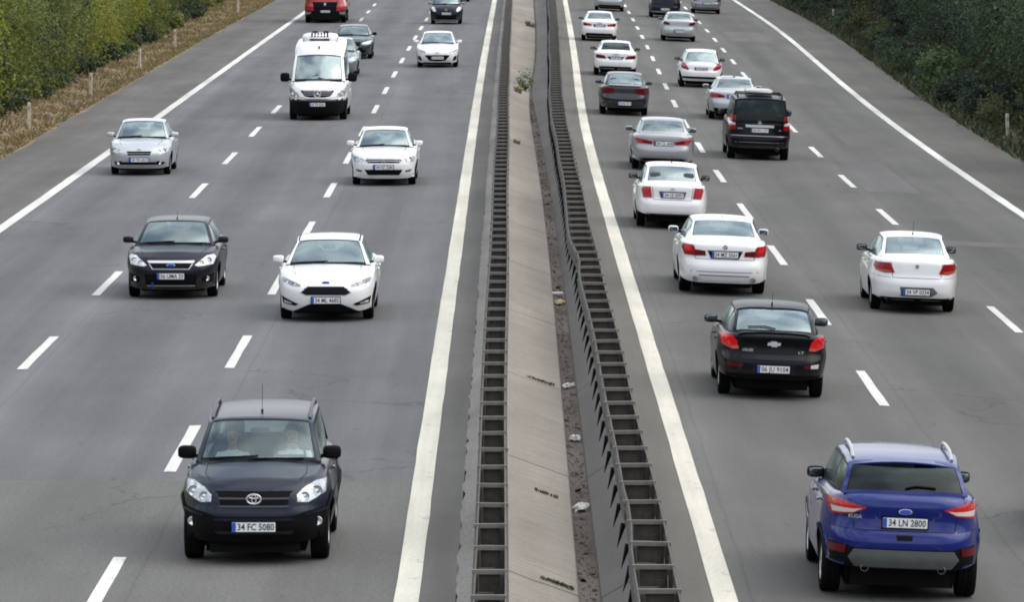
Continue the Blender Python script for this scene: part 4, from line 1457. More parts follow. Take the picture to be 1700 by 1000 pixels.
    c.decal('rear', [(-.33, .90), (-.28, .75), (.28, .75), (.33, .90)], simple('plate_shadow', (.10, .10, .11), .6), 'plate_recess', .006)
    c.plate('rear', 0, .815, '34 UJ 2097', t=.02)
    c.badge('rear', 0, .965, 'cross', .06)
    c.decal('rear', [(-.60, .37), (-.66, .30), (.66, .30), (.60, .37)], BLACK, 'lower_bumper', .008, nx=20)
    lid_lines(c, .48, .70, 1.0)
    c.antenna(0, -.55, .16, -.6)
    c.door_lines(('left',))
    right(c, 1112, 377, 'small white saloon with upright pinkish tail lamps and black mirrors')
    # --- silver saloon with wide lamps
    c = Car('sedan_car', sedan(wb=2.67, fo=.92, ro=1.06, W=.89, paint=SILV, gb=GLASSM, gs=GLASSM, mirmat=SILV2, bootz=1.03))
    c.taillight([(-.80, .88), (-.72, .91), (-.30, .84), (-.32, .74), (-.70, .77)], simple('pink_red_lens', (.40, .03, .045), .2), [([(-.60, .86), (-.34, .82), (-.35, .76), (-.58, .79)], REDD, 'lamp_lens')])
    c.decal('rear', [(-.27, .86), (-.25, .71), (.25, .71), (.27, .86)], SILV2, 'plate_recess', .006)
    c.plate('rear', 0, .78, '34 CL 608', t=.02)
    c.decal('rear', [(-.66, .36), (-.62, .28), (.62, .28), (.66, .36)], BLACK, 'lower_bumper', .008, nx=20)
    c.exhaust(-.6, .32)
    c.exhaust(.6, .32)
    c.door_lines(('left',))
    right(c, 1098, 281, 'silver saloon with wide slanting tail lamps close ahead of the small white saloon')
    build_mpv()
    # --- pale silver saloon half hidden by the black van
    c = Car('sedan_car', sedan(wb=2.75, fo=.9, ro=1.05, W=.90, paint=PALE, gb=GLASSM, gs=GLASSM, bootz=1.0, mirmat=PALE))
    c.taillight([(-.85, .84), (-.80, .95), (-.50, .90), (-.34, .84), (-.36, .78), (-.80, .76)], simple('pink_red_lens', (.40, .03, .045), .2), [([(-.60, .86), (-.36, .83), (-.37, .79), (-.58, .78)], REDD, 'lamp_lens')])
    c.plate('rear', 0, .82, '34 AY 190', t=.02)
    c.decal('rear', [(-.72, .42), (-.68, .28), (.68, .28), (.72, .42)], BLACK, 'lower_bumper', .008, nx=20)
    c.exhaust(-.42, .36, .07)
    c.exhaust(.42, .36, .07)
    c.decal('top', [(-.46, -.1), (-.46, -.75), (-.03, -.75), (-.03, -.1)], PALE, 'roof_panel', .015)
    c.seam('top', [(0, .2), (0, -.85)], .06)
    c.door_lines(('left',))
    right(c, 1217, 198, 'pale silver saloon partly hidden by the black people carrier')
    # --- charcoal saloon
    c = Car('sedan_car', sedan(wb=2.6, fo=.88, ro=.98, W=.86, paint=PLUM, gb=GLASS, gs=GLASSM, mirmat=BLK, bootz=1.03, rim='cap', head=(.30, 1.40), rhead=(-.9, 1.40)))
    c.taillight([(-.80, .92), (-.74, .96), (-.36, .93), (-.38, .76), (-.76, .74)], REDD)
    c.decal('rear', [(-.55, 1.045), (-.55, 1.005), (.55, 1.005), (.55, 1.045)], SILV2, 'spoiler', .05, nx=20, nz=3)  # lip in lighter paint, imitating a reflection along the boot
    c.plate('rear', 0, .42, '34 RD 7714', t=.03, w=.46)
    c.bars('rear', -.80, .80, (.54,), .03, BLACK, 'bumper_bar', .01)
    c.door_lines(('left',))
    right(c, 1035, 190, 'charcoal saloon with dark tail lamps and a pale reflection painted along its boot lid')
    # --- two white saloons in the inner lane
    c = Car('sedan_car', sedan(wb=2.75, fo=.9, ro=1.0, W=.90, r=.33, paint=WHITE, gb=GLASSD, gs=GLASSD, mirmat=BLK, bootz=.99, back=(-1.62, 1.03), zbr=.30, head=(.2, 1.36), rhead=(-.85, 1.36), cowl=(.98, .98)))
    c.taillight([(-.82, .82), (-.76, .87), (-.48, .84), (-.38, .74), (-.42, .70), (-.78, .72)], REDD)
    c.decal('rear', [(-.36, .80), (-.28, .70), (.28, .70), (.36, .80)], GREYB, 'plate_recess', .008)
    c.plate('rear', 0, .72, '34 FB 3318', t=.02, w=.48)
    c.badge('rear', 0, .89, 'rings4', .12)
    c.decal('rear', [(-.66, .40), (-.72, .28), (.72, .28), (.66, .40)], BLACK, 'diffuser', .010, nx=20)
    c.exhaust(-.62, .34, .05)
    c.exhaust(.62, .34, .05)
    c.antenna(0, -.55, .06, 0, True)
    right(c, 1020.6, 125, 'white saloon with tinted glass and dark red lamps, directly ahead of the charcoal saloon')
    c = Car('sedan_car', sedan(wb=2.7, fo=.9, ro=1.0, W=.89, r=.325, paint=WHITE, gb=GLASSM, gs=GLASSM, mirmat=BLK, bootz=1.0, back=(-1.58, 1.05)))
    c.taillight([(-.80, .84), (-.76, .90), (-.38, .84), (-.40, .74), (-.76, .75)], simple('pink_red_lens', (.40, .03, .045), .2), [([(-.78, .88), (-.62, .86), (-.62, .77), (-.76, .77)], REDD, 'lamp_lens')])
    c.decal('rear', [(-.30, .83), (-.28, .70), (.28, .70), (.30, .83)], GREYB, 'plate_recess', .008)
    c.plate('rear', 0, .765, '34 GT 4102', t=.02, w=.48)
    c.badge('rear', 0, .90, 'rings4', .11)
    c.decal('rear', [(-.62, .40), (-.68, .28), (.68, .28), (.62, .40)], BLACK, 'diffuser', .010, nx=20)
    right(c, 994, 67.5, 'white saloon with pinkish red lamps, farthest of the white ones in the inner lane')
    # --- white rounded hatchback
    c = Car('hatchback_car', hatch(wb=2.54, fo=.82, ro=.67, W=.865, r=.305, paint=WHITE, gb=GLASS, gs=GLASSM, mirmat=BLACK, head=(.3, 1.44), rhead=(-1.28, 1.43), back=(-1.76, 1.02), xw=(.74, .60, .56, .68), bootz=.98, sgb=.95, bg=(.08, .97), pr=4.2, rim='cap'))
    c.taillight([(-.80, .92), (-.76, .99), (-.62, .93), (-.46, .72), (-.52, .68), (-.76, .76)], simple('pink_red_lens', (.40, .03, .045), .2), [([(-.76, .84), (-.56, .76), (-.50, .70), (-.74, .77)], REDD, 'lamp_lens')])
    c.decal('rear', [(-.74, .44), (-.70, .36), (.70, .36), (.74, .44)], BLACK, 'bumper_strip', .016, nx=24)
    c.decal('rear', [(-.28, .80), (-.26, .69), (.26, .69), (.28, .80)], SILV2, 'plate_recess', .006)
    c.plate('rear', 0, .745, '34 SE 8890', t=.02, w=.48, h=.09)
    c.decal('rear', [(-.66, .27), (-.6, .2), (.6, .2), (.66, .27)], BLACK, 'lower_bumper', .008)
    c.door_lines(('left',))
    right(c, 1162, 144.7, 'white round-backed hatchback with a black strip across its bumper')
    # --- far ones
    c = Car('sedan_car', sedan(wb=2.65, fo=.83, ro=.95, W=.875, paint=PALE, gb=GLASSM, gs=GLASSM, mirmat=PLUM, bootz=1.06))
    c.taillight([(-.79, .96), (-.72, 1.0), (-.50, .93), (-.46, .82), (-.74, .82)], REDD)
    c.decal('rear', [(-.26, .62), (-.26, .48), (.26, .48), (.26, .62)], SILV2, 'plate_recess', .006)
    c.plate('rear', 0, .50, '34 KH 271', t=.02, w=.48)
    right(c, 1126, 68, 'silver saloon with a tall boot and dark lamps behind the dark van')
    c = Car('minivan', hatch(wb=2.7, fo=.86, ro=.85, W=.895, r=.32, paint=GREYB, gb=GLASS, gs=GLASSD, mirmat=BLK, head=(.4, 1.78), rhead=(-1.85, 1.80), back=(-2.02, 1.15), xw=(.78, .68, .70, .76), bootz=1.10, cowl=(1.12, 1.12), sgb=.93))
    c.taillight([(-.86, 1.25), (-.84, 1.3), (-.78, 1.3), (-.76, .85), (-.84, .85)], REDD)
    c.plate('rear', 0, .50, '34 PA 6640', t=.02, w=.52, h=.12)
    c.bars('rear', -.75, .75, (.36,), .06, SILVERP, 'bumper_bar', .02)
    right(c, 1103, 29, 'dark minivan with a large pale rear window in the middle lane', 'minivan')
    c = Car('sedan_car', sedan(paint=SILV, gb=GLASSM, gs=GLASSM, mirmat=SILV2))
    c.taillight([(-.80, .90), (-.74, .94), (-.50, .90), (-.48, .76), (-.76, .76)], REDD)
    c.plate('rear', 0, .80, '34 ZN 15', t=.02, w=.48)
    c.decal('rear', [(-.62, .38), (-.68, .28), (.68, .28), (.62, .38)], BLACK, 'diffuser', .010, nx=20)
    right(c, 1011.5, 18, 'silver saloon at the far end of the inner lane beside the median')
    c = Car('hatchback_car', hatch(wb=2.65, fo=.86, ro=.9, W=.88, paint=SILV2, gb=GLASSM, gs=GLASSD, head=(.3, 1.45), rhead=(-1.75, 1.45), back=(-2.05, 1.02)))
    c.taillight([(-.82, .95), (-.80, 1.0), (-.68, .98), (-.60, .78), (-.78, .76)], REDD)
    c.plate('rear', 0, .62, '34 HL 93', t=.02, w=.48)
    c.bars('rear', -.62, .62, (.42,), .05, SILVERP, 'bumper_bar', .02)
    right(c, 1171.7, 22, 'grey estate car at the far end of the outer lane')


def build_beside():
    # a car just outside the frame, whose shadow reaches the lane beside the blue SUV
    c = Car('sedan_car', sedan(paint=SILV2, gb=GLASSM, gs=GLASSM))
    c.taillight([(-.80, .90), (-.74, .94), (-.50, .90), (-.48, .76), (-.76, .76)], REDD)
    c.plate('rear', 0, .80, '34 TB 640', t=.02)
    right(c, 1868, 905, 'grey silver saloon level with the blue SUV at the right border')


def build_mpv():
    S = spec(3.2, .86, .76, .95, .335, (1.60, 1.22), (.80, 1.83), (-2.15, 1.84), (-2.30, 1.16), (.85, .74, .745, .83), 1.08, 1.0, 1.12, hatch=True, paint=BLK, gb=GLASSD, gs=GLASSD, gw=GLASSM, zbr=.34, sill=.26, tw=.235, bg=(.10, .96), sgb=.93, mirmat=BLK, mirs=1.2, mirh=1.3,
             rear=[(.2, .1), (.36, .02), (.5, 0), (.66, 0), (.72, .04), (1.2, .06), (1.5, .1)], zbumpR=.70, bow=(.2, .12, .03, .05), sw=[(1.2, .4), (.3, -.9), (-1.0, -2.0)], pr=6.5, wprof=[(.2, .95), (.5, .99), (.8, 1.0), (1.2, .97), (1.5, .93)])
    c = Car('people_carrier', S)
    c.taillight([(-.915, 1.30), (-.90, 1.34), (-.72, 1.31), (-.70, .90), (-.90, .88)], REDL, [([(-.90, 1.14), (-.715, 1.14), (-.71, 1.03), (-.90, 1.03)], WLENS, 'indicator_lens')])
    c.bars('rear', -.42, .42, (1.01,), .075, PALE, 'tailgate_trim', .03)
    c.plate('rear', 0, .885, '34 VH 1177', t=.025)
    c.words('rear', -.58, .93, 'VIANO', .055)
    c.words('rear', .60, .90, 'CDI', .05)
    c.badge('rear', 0, 1.11, 'star', .05)
    c.seam('rear', [(-.85, .72), (.85, .72)], .02, mat=GREYL)
    c.bars('rear', -.86, .86, (.53,), .012, GREYL, 'bumper_bar', .008)
    c.decal('rear', [(-.86, .69), (-.80, .69), (-.80, .63), (-.86, .63)], REDD, 'reflector', .012, True)
    c.wiper('rear', [(.0, 1.14), (.1, 1.19), (.45, 1.18)])
    c.exhaust(.55, .33, .05)
    b = MB().sell((0, -.75, 1.985), (.42, .80, .085), .6, .4, 20, 10)
    b.build('roof_pod', SILV2, c.root)
    c.roof_rail(.66, .5, -1.9, .06, .02, BLACK)
    for y in (-.2, -1.3): MB().tube([(-.68, y, 1.93), (.68, y, 1.93)], .02, 8).build('roof_bar', BLACK, c.root)
    c.seam('left', [(-.9, 1.0), (-.9, .35)], .014)
    c.bars('rear', -.9, .9, (.40,), .01, GREYP, 'bumper_bar', .006)
    c.door_lines(('left',))
    right(c, 1257, 264, 'black people carrier with a grey pod on its roof and a chrome tailgate strip', 'people carrier')


# ================================================================== the setting
def surface_mat(name, col, col2, grain=0.16, streak=0.10, blotch=0.12, rough=0.9, bump=0.15, joints=None, tracks=0.0, ripple=0.0, spots=.14, cracks=False):
    """weathered road or slab surface; u runs across the road and v along it, in metres"""
    m, nt, b = new_mat(name)
    N, L = nt.nodes.new, nt.links.new
    uv = N('ShaderNodeUVMap')
    sep = N('ShaderNodeSeparateXYZ')
    L(uv.outputs['UV'], sep.inputs[0])

    def noise(sx, sy, scale, det=4, ro=.6):
        mp = N('ShaderNodeMapping')
        mp.inputs['Scale'].default_value = (sx, sy, 1)
        L(uv.outputs['UV'], mp.inputs['Vector'])
        n = N('ShaderNodeTexNoise')
        n.inputs['Scale'].default_value = scale
        n.inputs['Detail'].default_value = det
        n.inputs['Roughness'].default_value = ro
        L(mp.outputs['Vector'], n.inputs['Vector'])
        return n.outputs['Fac']

    def rng(sock, lo, hi, f0=.3, f1=.7):
        r = N('ShaderNodeMapRange')
        r.inputs['From Min'].default_value = f0
        r.inputs['From Max'].default_value = f1
        r.inputs['To Min'].default_value = lo
        r.inputs['To Max'].default_value = hi
        L(sock, r.inputs['Value'])
        return r.outputs['Result']

    def math_(op, a, b_):
        n = N('ShaderNodeMath')
        n.operation = op
        for i, q in enumerate((a, b_)):
            if isinstance(q, (int, float)): n.inputs[i].default_value = q
            else: L(q, n.inputs[i])
        return n.outputs[0]
    g = noise(1, 1, 22, 5, .75)
    k = rng(g, 1 - grain, 1 + grain)
    k = math_('MULTIPLY', k, rng(noise(1, .022, 1.3, 4), 1 - streak, 1 + streak))
    bl = noise(1, .35, .35, 5, .6)
    k = math_('MULTIPLY', k, rng(bl, 1 - blotch, 1 + blotch))
    if tracks:
        w = math_('SINE', math_('MULTIPLY', sep.outputs['X'], 2 * math.pi / 1.76), 0)
        w = math_('MULTIPLY', w, rng(noise(1, .03, .6, 2), 0, 1))
        c2 = math_('COSINE', math_('MULTIPLY', sep.outputs['X'], 2 * math.pi / 3.5), 0)
        k = math_('MULTIPLY', k, math_('ADD', math_('MULTIPLY', c2, tracks * .8), 1.0))
        k = math_('MULTIPLY', k, math_('ADD', math_('MULTIPLY', w, tracks), 1.0))
    if ripple:
        k = math_('MULTIPLY', k, rng(noise(.6, 6, 1.6, 4, .6), 1 - ripple, 1 + ripple))
    if spots:
        k = math_('MULTIPLY', k, rng(noise(1, .35 if not ripple else 3.5, 5.5, 3, .65), 1.0, 1.0 - spots, .60, .70))
    if cracks:
        # wandering cracks, and the paver joints that run along the lanes
        wv = N('ShaderNodeVectorMath')
        wv.operation = 'MULTIPLY_ADD'
        wn = N('ShaderNodeTexNoise')
        wn.inputs['Scale'].default_value = .8
        wn.inputs['Detail'].default_value = 6
        L(uv.outputs['UV'], wn.inputs['Vector'])
        L(wn.outputs['Color'], wv.inputs[0])
        wv.inputs[1].default_value = (2.2, 2.2, 0)
        L(uv.outputs['UV'], wv.inputs[2])
        vo = N('ShaderNodeTexVoronoi')
        vo.feature = 'DISTANCE_TO_EDGE'
        vo.inputs['Scale'].default_value = .16
        L(wv.outputs['Vector'], vo.inputs['Vector'])
        ck = rng(vo.outputs['Distance'], .70, 1.0, .002, .006)
        mk = rng(noise(1, 1, .11, 2), 0, 1, .50, .56)
        k = math_('MULTIPLY', k, math_('SUBTRACT', 1.0, math_('MULTIPLY', math_('SUBTRACT', 1.0, ck), mk)))
        fr = math_('FRACT', math_('DIVIDE', math_('ADD', sep.outputs['X'], math_('MULTIPLY', noise(0, .3, 1, 3), .12)), 3.55), 0)
        jn = math_('ABSOLUTE', math_('SUBTRACT', fr, .115), 0)
        k = math_('MULTIPLY', k, rng(jn, .86, 1.0, .003, .008))
    if joints:
        f = math_('FRACT', math_('DIVIDE', math_('ADD', math_('ADD', sep.outputs['Y'], joints - .55), math_('MULTIPLY', noise(3, .5, 1, 2), .25)), joints), 0)
        k = math_('MULTIPLY', k, rng(math_('LESS_THAN', f, .10 / joints), 1.0, .35, 0, 1))
    mc = N('ShaderNodeMix')
    mc.data_type = 'RGBA'
    mc.inputs['A'].default_value = (*col, 1)
    mc.inputs['B'].default_value = (*col2, 1)
    L(rng(noise(1, .12, .5, 3), 0, 1), mc.inputs['Factor'])
    mu = N('ShaderNodeMix')
    mu.data_type = 'RGBA'
    mu.blend_type = 'MULTIPLY'
    mu.inputs['Factor'].default_value = 1
    L(mc.outputs['Result'], mu.inputs['A'])
    cb = N('ShaderNodeCombineColor')
    for i in range(3): L(k, cb.inputs[i])
    L(cb.outputs[0], mu.inputs['B'])
    L(mu.outputs['Result'], b.inputs['Base Color'])
    b.inputs['Roughness'].default_value = rough
    b.inputs['Specular IOR Level'].default_value = .25
    bp = N('ShaderNodeBump')
    bp.inputs['Strength'].default_value = bump
    bp.inputs['Distance'].default_value = .01
    L(g, bp.inputs['Height'])
    L(bp.outputs['Normal'], b.inputs['Normal'])
    return m


def ribbon(name, cols, mat, y0, y1, step=3.0, kind='structure', smooth=True, uref=None, jag=None):
    """a lengthwise strip; cols: functions y -> (x, z), left to right"""
    ys = np.arange(y0, y1 + step * .5, step)
    V, UV, F = [], [], []
    n = len(cols)
    for i, y in enumerate(ys):
        r0 = uref(y) if uref else 0.0
        for j, c in enumerate(cols):
            x, z = c(float(y))
            x, z = float(x), float(z)
            if jag and j in jag: x += float(RNG.normal(0, jag[j]))
            V.append((x, float(y), z))
            UV.append((x - r0, float(y)))
    for i in range(len(ys) - 1):
        for j in range(n - 1):
            F.append((i * n + j, i * n + j + 1, (i + 1) * n + j + 1, (i + 1) * n + j))
    me = mesh_data(name, V, F, mat, None, smooth, 30)
    uvl = me.uv_layers.new(name='UVMap')
    li = np.zeros(len(me.loops), dtype=np.int32)
    me.loops.foreach_get('vertex_index', li)
    uvl.data.foreach_set('uv', np.array(UV, dtype=np.float32)[li].ravel())
    o = add(name, me)
    if kind: o['kind'] = kind
    return o


def both(f, z): return lambda y: (f(y), z(f(y), y) if callable(z) else z)


ASPH_L = surface_mat('asphalt_left', (.116, .119, .122), (.100, .102, .104), streak=.15, tracks=.11, blotch=.13, grain=.26, cracks=True)
ASPH_R = surface_mat('asphalt_right', (.104, .102, .096), (.089, .088, .083), streak=.13, tracks=.11, blotch=.13, grain=.26, cracks=True)
ASPH_SH = surface_mat('asphalt_shoulder', (.113, .107, .101), (.099, .095, .09), streak=.14, blotch=.2)
ASPH_RSH = surface_mat('asphalt_right_shoulder', (.102, .099, .089), (.09, .087, .079), streak=.12, blotch=.2)
ASPH_NEW = surface_mat('asphalt_coarse', (.121, .120, .115), (.105, .104, .099), grain=.42, streak=.10, blotch=.16, cracks=True)
ASPH_LT = surface_mat('asphalt_light_patch', (.114, .112, .112), (.100, .098, .098), grain=.16)
ASPH_DK = surface_mat('asphalt_dark_patch', (.095, .092, .087), (.087, .085, .081), grain=.16)
LINE_M = surface_mat('road_paint', (.62, .62, .60), (.50, .50, .475), grain=.16, streak=.18, blotch=.18, bump=.05, spots=.30)
LINE_Y = surface_mat('aged_road_paint', (.60, .58, .50), (.50, .485, .415), grain=.18, streak=.20, blotch=.18, bump=.05, spots=.22)
GUT_M = surface_mat('gutter_dirt', (.085, .070, .058), (.120, .102, .086), grain=.6, blotch=.45, streak=.2)
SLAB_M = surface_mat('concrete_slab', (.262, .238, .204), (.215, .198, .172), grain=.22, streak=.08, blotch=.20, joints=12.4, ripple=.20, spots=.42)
SLAB_D = surface_mat('shaded_slab', (.135, .128, .122), (.115, .110, .106), grain=.16, streak=.10, blotch=.14, joints=12.4, ripple=.14)  # shade of the slope facing away from the sun, put into the colour
KERB_M = surface_mat('kerb_concrete', (.235, .225, .205), (.165, .158, .146), grain=.45, blotch=.25)
BED_M = surface_mat('rail_bed', (.035, .031, .027), (.05, .044, .038), grain=.4, blotch=.3)
SHOUL_M = surface_mat('inner_shoulder', (.125, .121, .113), (.10, .097, .092), streak=.2, blotch=.18)
SHOUL_R = surface_mat('inner_shoulder_right', (.138, .129, .113), (.118, .110, .098), streak=.14, blotch=.14)

Y0, Y1 = -40, 960
XKE = lambda y: XLI(y) + .56            # kerb, left edge
XLA = lambda y: XLI(y) + .765           # left rail, its two faces
XLB = lambda y: XLI(y) + 1.155
XRA = lambda y: XRI(y) - 1.14           # right rail
XRB = lambda y: XRI(y) - .665
XGA = curve([(55, .79), (75, .815), (95, .83), (125, .835), (155, .75), (184, .60), (198, .56), (225, .95), (270, 1.2), (330, 1.35), (420, 1.6)], 14)
XGW = curve([(55, .25), (125, .23), (180, .22), (192, .16), (203, .05), (420, .05)], 4)
XGB = lambda y: XGA(y) + XGW(y)


def build_setting():
    # carriageways, laid as sheets
    ribbon('road', [both(lambda y: XLO(y) - .05, 0.0), both(XL2, 0.0), both(XL1, 0.0), both(lambda y: XLI(y) - .1, 0.0)], ASPH_L, Y0, Y1, uref=XL1)
    ribbon('road', [both(XLE, -.02), both(lambda y: XLO(y) - .05, 0.0)], ASPH_SH, Y0, Y1, uref=XLE, jag={0: .07})
    ribbon('road', [both(lambda y: XLI(y) - .1, 0.0), both(XKE, 0.0)], SHOUL_M, Y0, Y1, uref=XLI)
    ribbon('road', [both(lambda y: XRI(y) + .1, zr), both(XR1, zr), both(XR2, zr), both(lambda y: XRO(y) + .05, zr)], ASPH_R, Y0, Y1, uref=XR1)
    ribbon('road', [both(lambda y: XRO(y) + .05, zr), both(XRE, zr)], ASPH_RSH, Y0, Y1, uref=XRE, jag={1: .07})
    ribbon('road', [both(lambda y: XRB(y) + .0, lambda x, y: ZR0 + .03), both(lambda y: XRI(y) + .1, zr)], SHOUL_R, Y0, Y1, uref=XRI)
    # coarser resurfacing near the bridge on the left, a few patches
    up = lambda f, dz: (lambda y: (f(y), dz))
    ribbon('road_patch', [up(lambda y: XLO(y) - .04, .004), up(lambda y: XLI(y) - .16, .004)], ASPH_NEW, Y0, 71.8, 2.0, uref=XL1)

    def patch(mat, px, w, l, plane):
        x, y, z = unproject(px[0], px[1], plane)
        sl = slope_r if x > 0 else slope_l
        f = lambda o: (lambda yy: (x + o + sl(y) * (yy - y), plane(x + o + sl(y) * (yy - y), yy) + .004))
        ribbon('road_patch', [f(-w / 2), f(0), f(w / 2)], mat, y - l / 2, y + l / 2, l / 6, uref=lambda yy: x, jag={0: .012, 2: .012})
    patch(ASPH_LT, (1255, 62), 3.0, 16, zr)
    patch(ASPH_DK, (1228, 47), 2.4, 10, zr)
    patch(ASPH_LT, (1450, 293), 1.5, 15, zr)
    patch(ASPH_DK, (1430, 228), 1.6, 12, zr)
    patch(ASPH_LT, (1640, 407), 2.6, 1.6, zr)
    patch(ASPH_DK, (1330, 155), 2.0, 20, zr)
    # painted lines
    def line(name, f, w, plane, mat, segs):
        for (a, b, st) in segs:
            ribbon(name, [lambda y: (f(y) - w / 2, plane(f(y) - w / 2, y) + .008), lambda y: (f(y) + w / 2, plane(f(y) + w / 2, y) + .008)], mat, a, b, st, uref=f, jag={0: .004, 1: .004})
    line('edge_line', XLI, .285, flat, LINE_Y, [(Y0, Y1, 2.0)])
    line('edge_line', XRI, .285, zr, LINE_Y, [(Y0, Y1, 2.0)])
    line('edge_line', XLO, .27, flat, LINE_M, [(Y0, Y1, 2.0)])
    line('edge_line', XRO, .27, zr, LINE_M, [(Y0, Y1, 2.0)])

    def dashes(f, plane, ph, ln=6.1, per=15.05, n=62):
        V, UV, F = [], [], []
        for i in range(-6, n):
            a = ph + i * per
            for k in range(5):
                y = a - ln + ln * k / 4
                for s in (-1, 1):
                    x = float(f(y)) + s * .082 + float(RNG.normal(0, .004))
                    V.append((x, y + float(RNG.normal(0, .02)), plane(x, y) + .008))
                    UV.append((s * .08, y))
            b = len(V) - 10
            F += [(b + 2 * k, b + 2 * k + 1, b + 2 * k + 3, b + 2 * k + 2) for k in range(4)]
        me = mesh_data('lane_marking', V, F, LINE_M, None, False)
        uvl = me.uv_layers.new(name='UVMap')
        for lp in me.loops: uvl.data[lp.index].uv = UV[lp.vertex_index]
        o = add('lane_marking', me)
        o['kind'] = 'structure'
    # far end of each dash: phases read off the near dashes
    dashes(XL1, flat, unproject(323, 707.5, flat)[1], 6.1, 15.2)
    dashes(XL2, flat, unproject(88, 560, flat)[1], 6.1, 15.2)
    dashes(XR1, zr, unproject(1432, 617, zr)[1], 5.9, 15.05)
    dashes(XR2, zr, unproject(1650, 510, zr)[1], 5.9, 15.05)
    # the median
    ribbon('kerb', [lambda y: (XKE(y), 0.0), lambda y: (XKE(y) + .04, .014), lambda y: (XLA(y) - .03, .05), lambda y: (XLA(y) + .0, .02)], KERB_M, Y0, Y1, .5, uref=XKE, jag={0: .012, 1: .012})
    ribbon('rail_bed', [lambda y: (XLA(y) + .0, .015), lambda y: (XLB(y) - .05, .03)], BED_M, Y0, Y1, uref=XLA)
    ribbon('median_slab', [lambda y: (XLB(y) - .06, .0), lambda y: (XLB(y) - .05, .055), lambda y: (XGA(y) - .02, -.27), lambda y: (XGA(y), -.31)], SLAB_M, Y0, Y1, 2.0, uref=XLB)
    ribbon('gutter', [lambda y: (XGA(y) - .01, -.335), lambda y: (XGA(y) + XGW(y) * .5, -.345), lambda y: (XGB(y) + .01, -.335)], GUT_M, Y0, Y1, 2.0, uref=XGA)
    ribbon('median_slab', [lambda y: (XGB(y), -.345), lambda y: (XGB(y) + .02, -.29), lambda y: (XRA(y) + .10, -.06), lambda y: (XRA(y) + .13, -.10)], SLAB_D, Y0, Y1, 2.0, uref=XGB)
    ribbon('rail_bed', [lambda y: (XRA(y) + .12, -.11), lambda y: (XRB(y) + .02, ZR0 + .02)], BED_M, Y0, Y1, uref=XRA)
    # crash barriers
    RAILM = simple('weathered_galvanised_steel', (.085, .076, .067), .65, metal=.3, var=.25, vscale=3)
    RAILD = simple('shaded_rusty_spacer', (.056, .047, .039), .85, var=.35, vscale=6)  # rust brown with the shade under the rungs mixed into its colour
    RAILL = simple('pale_bracket', (.150, .136, .119), .6, metal=.2, var=.2, vscale=6)
    prof = [(0, .40), (.02, .42), (.075, .47), (.08, .505), (.03, .545), (.022, .575), (.03, .605), (.08, .645), (.075, .68), (.02, .73), (0, .75)]

    def rail(xa, xb, zb, label, wob, ys0, per, shadow_spikes=False):
        root = empty('crash_barrier', (float((xa(60) + xb(60)) / 2), 60, zb))
        tag(root, label, 'crash barrier', 'crash barriers of the median')
        ox, oy, oz = root.location
        ys = np.arange(30, 620, 2.0)
        for f, s, k in ((xa, -1, 0), (xb, 1, 1)):
            V, F = [], []
            for y in ys:
                d = float(wob(y, k))
                for (h, z) in prof: V.append((float(f(y)) - s * .035 + s * h * .42 + d - ox, y - oy, zb + z - oz + .012 * math.sin(y * .21 + k)))
            n = len(prof)
            for i in range(len(ys) - 1):
                for j in range(n - 1): F.append((i * n + j, i * n + j + 1, (i + 1) * n + j + 1, (i + 1) * n + j))
            o = add('beam', mesh_data('beam', V, F, RAILM, None, True, 60), root)
            so = o.modifiers.new('thickness', 'SOLIDIFY')
            so.thickness = .012
            so.offset = 0
        w = float(xb(60) - xa(60))
        p = MB()
        p.box((0, 0, .745), (w - .01, .055, .05), 0)
        p.box((0, .02, .60), (w - .16, .015, .25), 1)  # plate stands in for the dark, shaded opening below the rung
        p.box((w * .16, .03, .30), (.11, .09, .60), 1)
        if shadow_spikes:
            p.tube([(-w / 2 + .01, .02, .47), (-w / 2 - .07, -.12, .20)], [.04, .004], 6, 3)  # dark spike standing in for the post's shadow on the slope
        p.box((-w * .12, -.02, .50), (w * .50, .10, .05), 2)
        p.box((-w / 2 + .05, .0, .60), (.05, .10, .24), 1)
        p.box((w / 2 - .05, .0, .60), (.05, .10, .24), 1)
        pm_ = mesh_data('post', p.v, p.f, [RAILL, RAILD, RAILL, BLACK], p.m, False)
        rest = MB()
        n = 0
        for i in range(-3, 150):
            y = ys0 + i * per
            x = float((xa(y) + xb(y)) / 2)
            tl = random.uniform(-.03, .03)
            if y > 57 and n < 100:
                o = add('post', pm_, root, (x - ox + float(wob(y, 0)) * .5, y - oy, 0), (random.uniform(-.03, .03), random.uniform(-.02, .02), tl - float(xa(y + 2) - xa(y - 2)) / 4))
                n += 1
            else:
                b = len(rest.v)
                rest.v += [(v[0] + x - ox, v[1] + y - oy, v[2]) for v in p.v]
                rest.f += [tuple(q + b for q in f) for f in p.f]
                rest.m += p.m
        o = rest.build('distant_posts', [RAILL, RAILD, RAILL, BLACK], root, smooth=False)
        o['kind'] = 'stuff'
    yl = unproject(806, 996.5, lambda x, y: .75)[1]
    rail(XLA, XLB, .03, 'double steel crash barrier with ladder-like spacers on the left edge of the median', lambda y, k: .012 * math.sin(y * .13 + k), yl, 2.0)
    yr_ = unproject(1080, 867, lambda x, y: .62)[1]
    bump = lambda y, a, c, w: a * math.exp(-((y - c) / w) ** 2)
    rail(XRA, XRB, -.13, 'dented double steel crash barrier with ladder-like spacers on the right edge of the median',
         lambda y, k: (1 - k) * (bump(y, .07, 105, 3) - bump(y, .06, 112, 5) + bump(y, .05, 63, 2) + .03 * math.sin(y * .10)) + .012 * math.sin(y * .3 + k), yr_, 2.0, True)


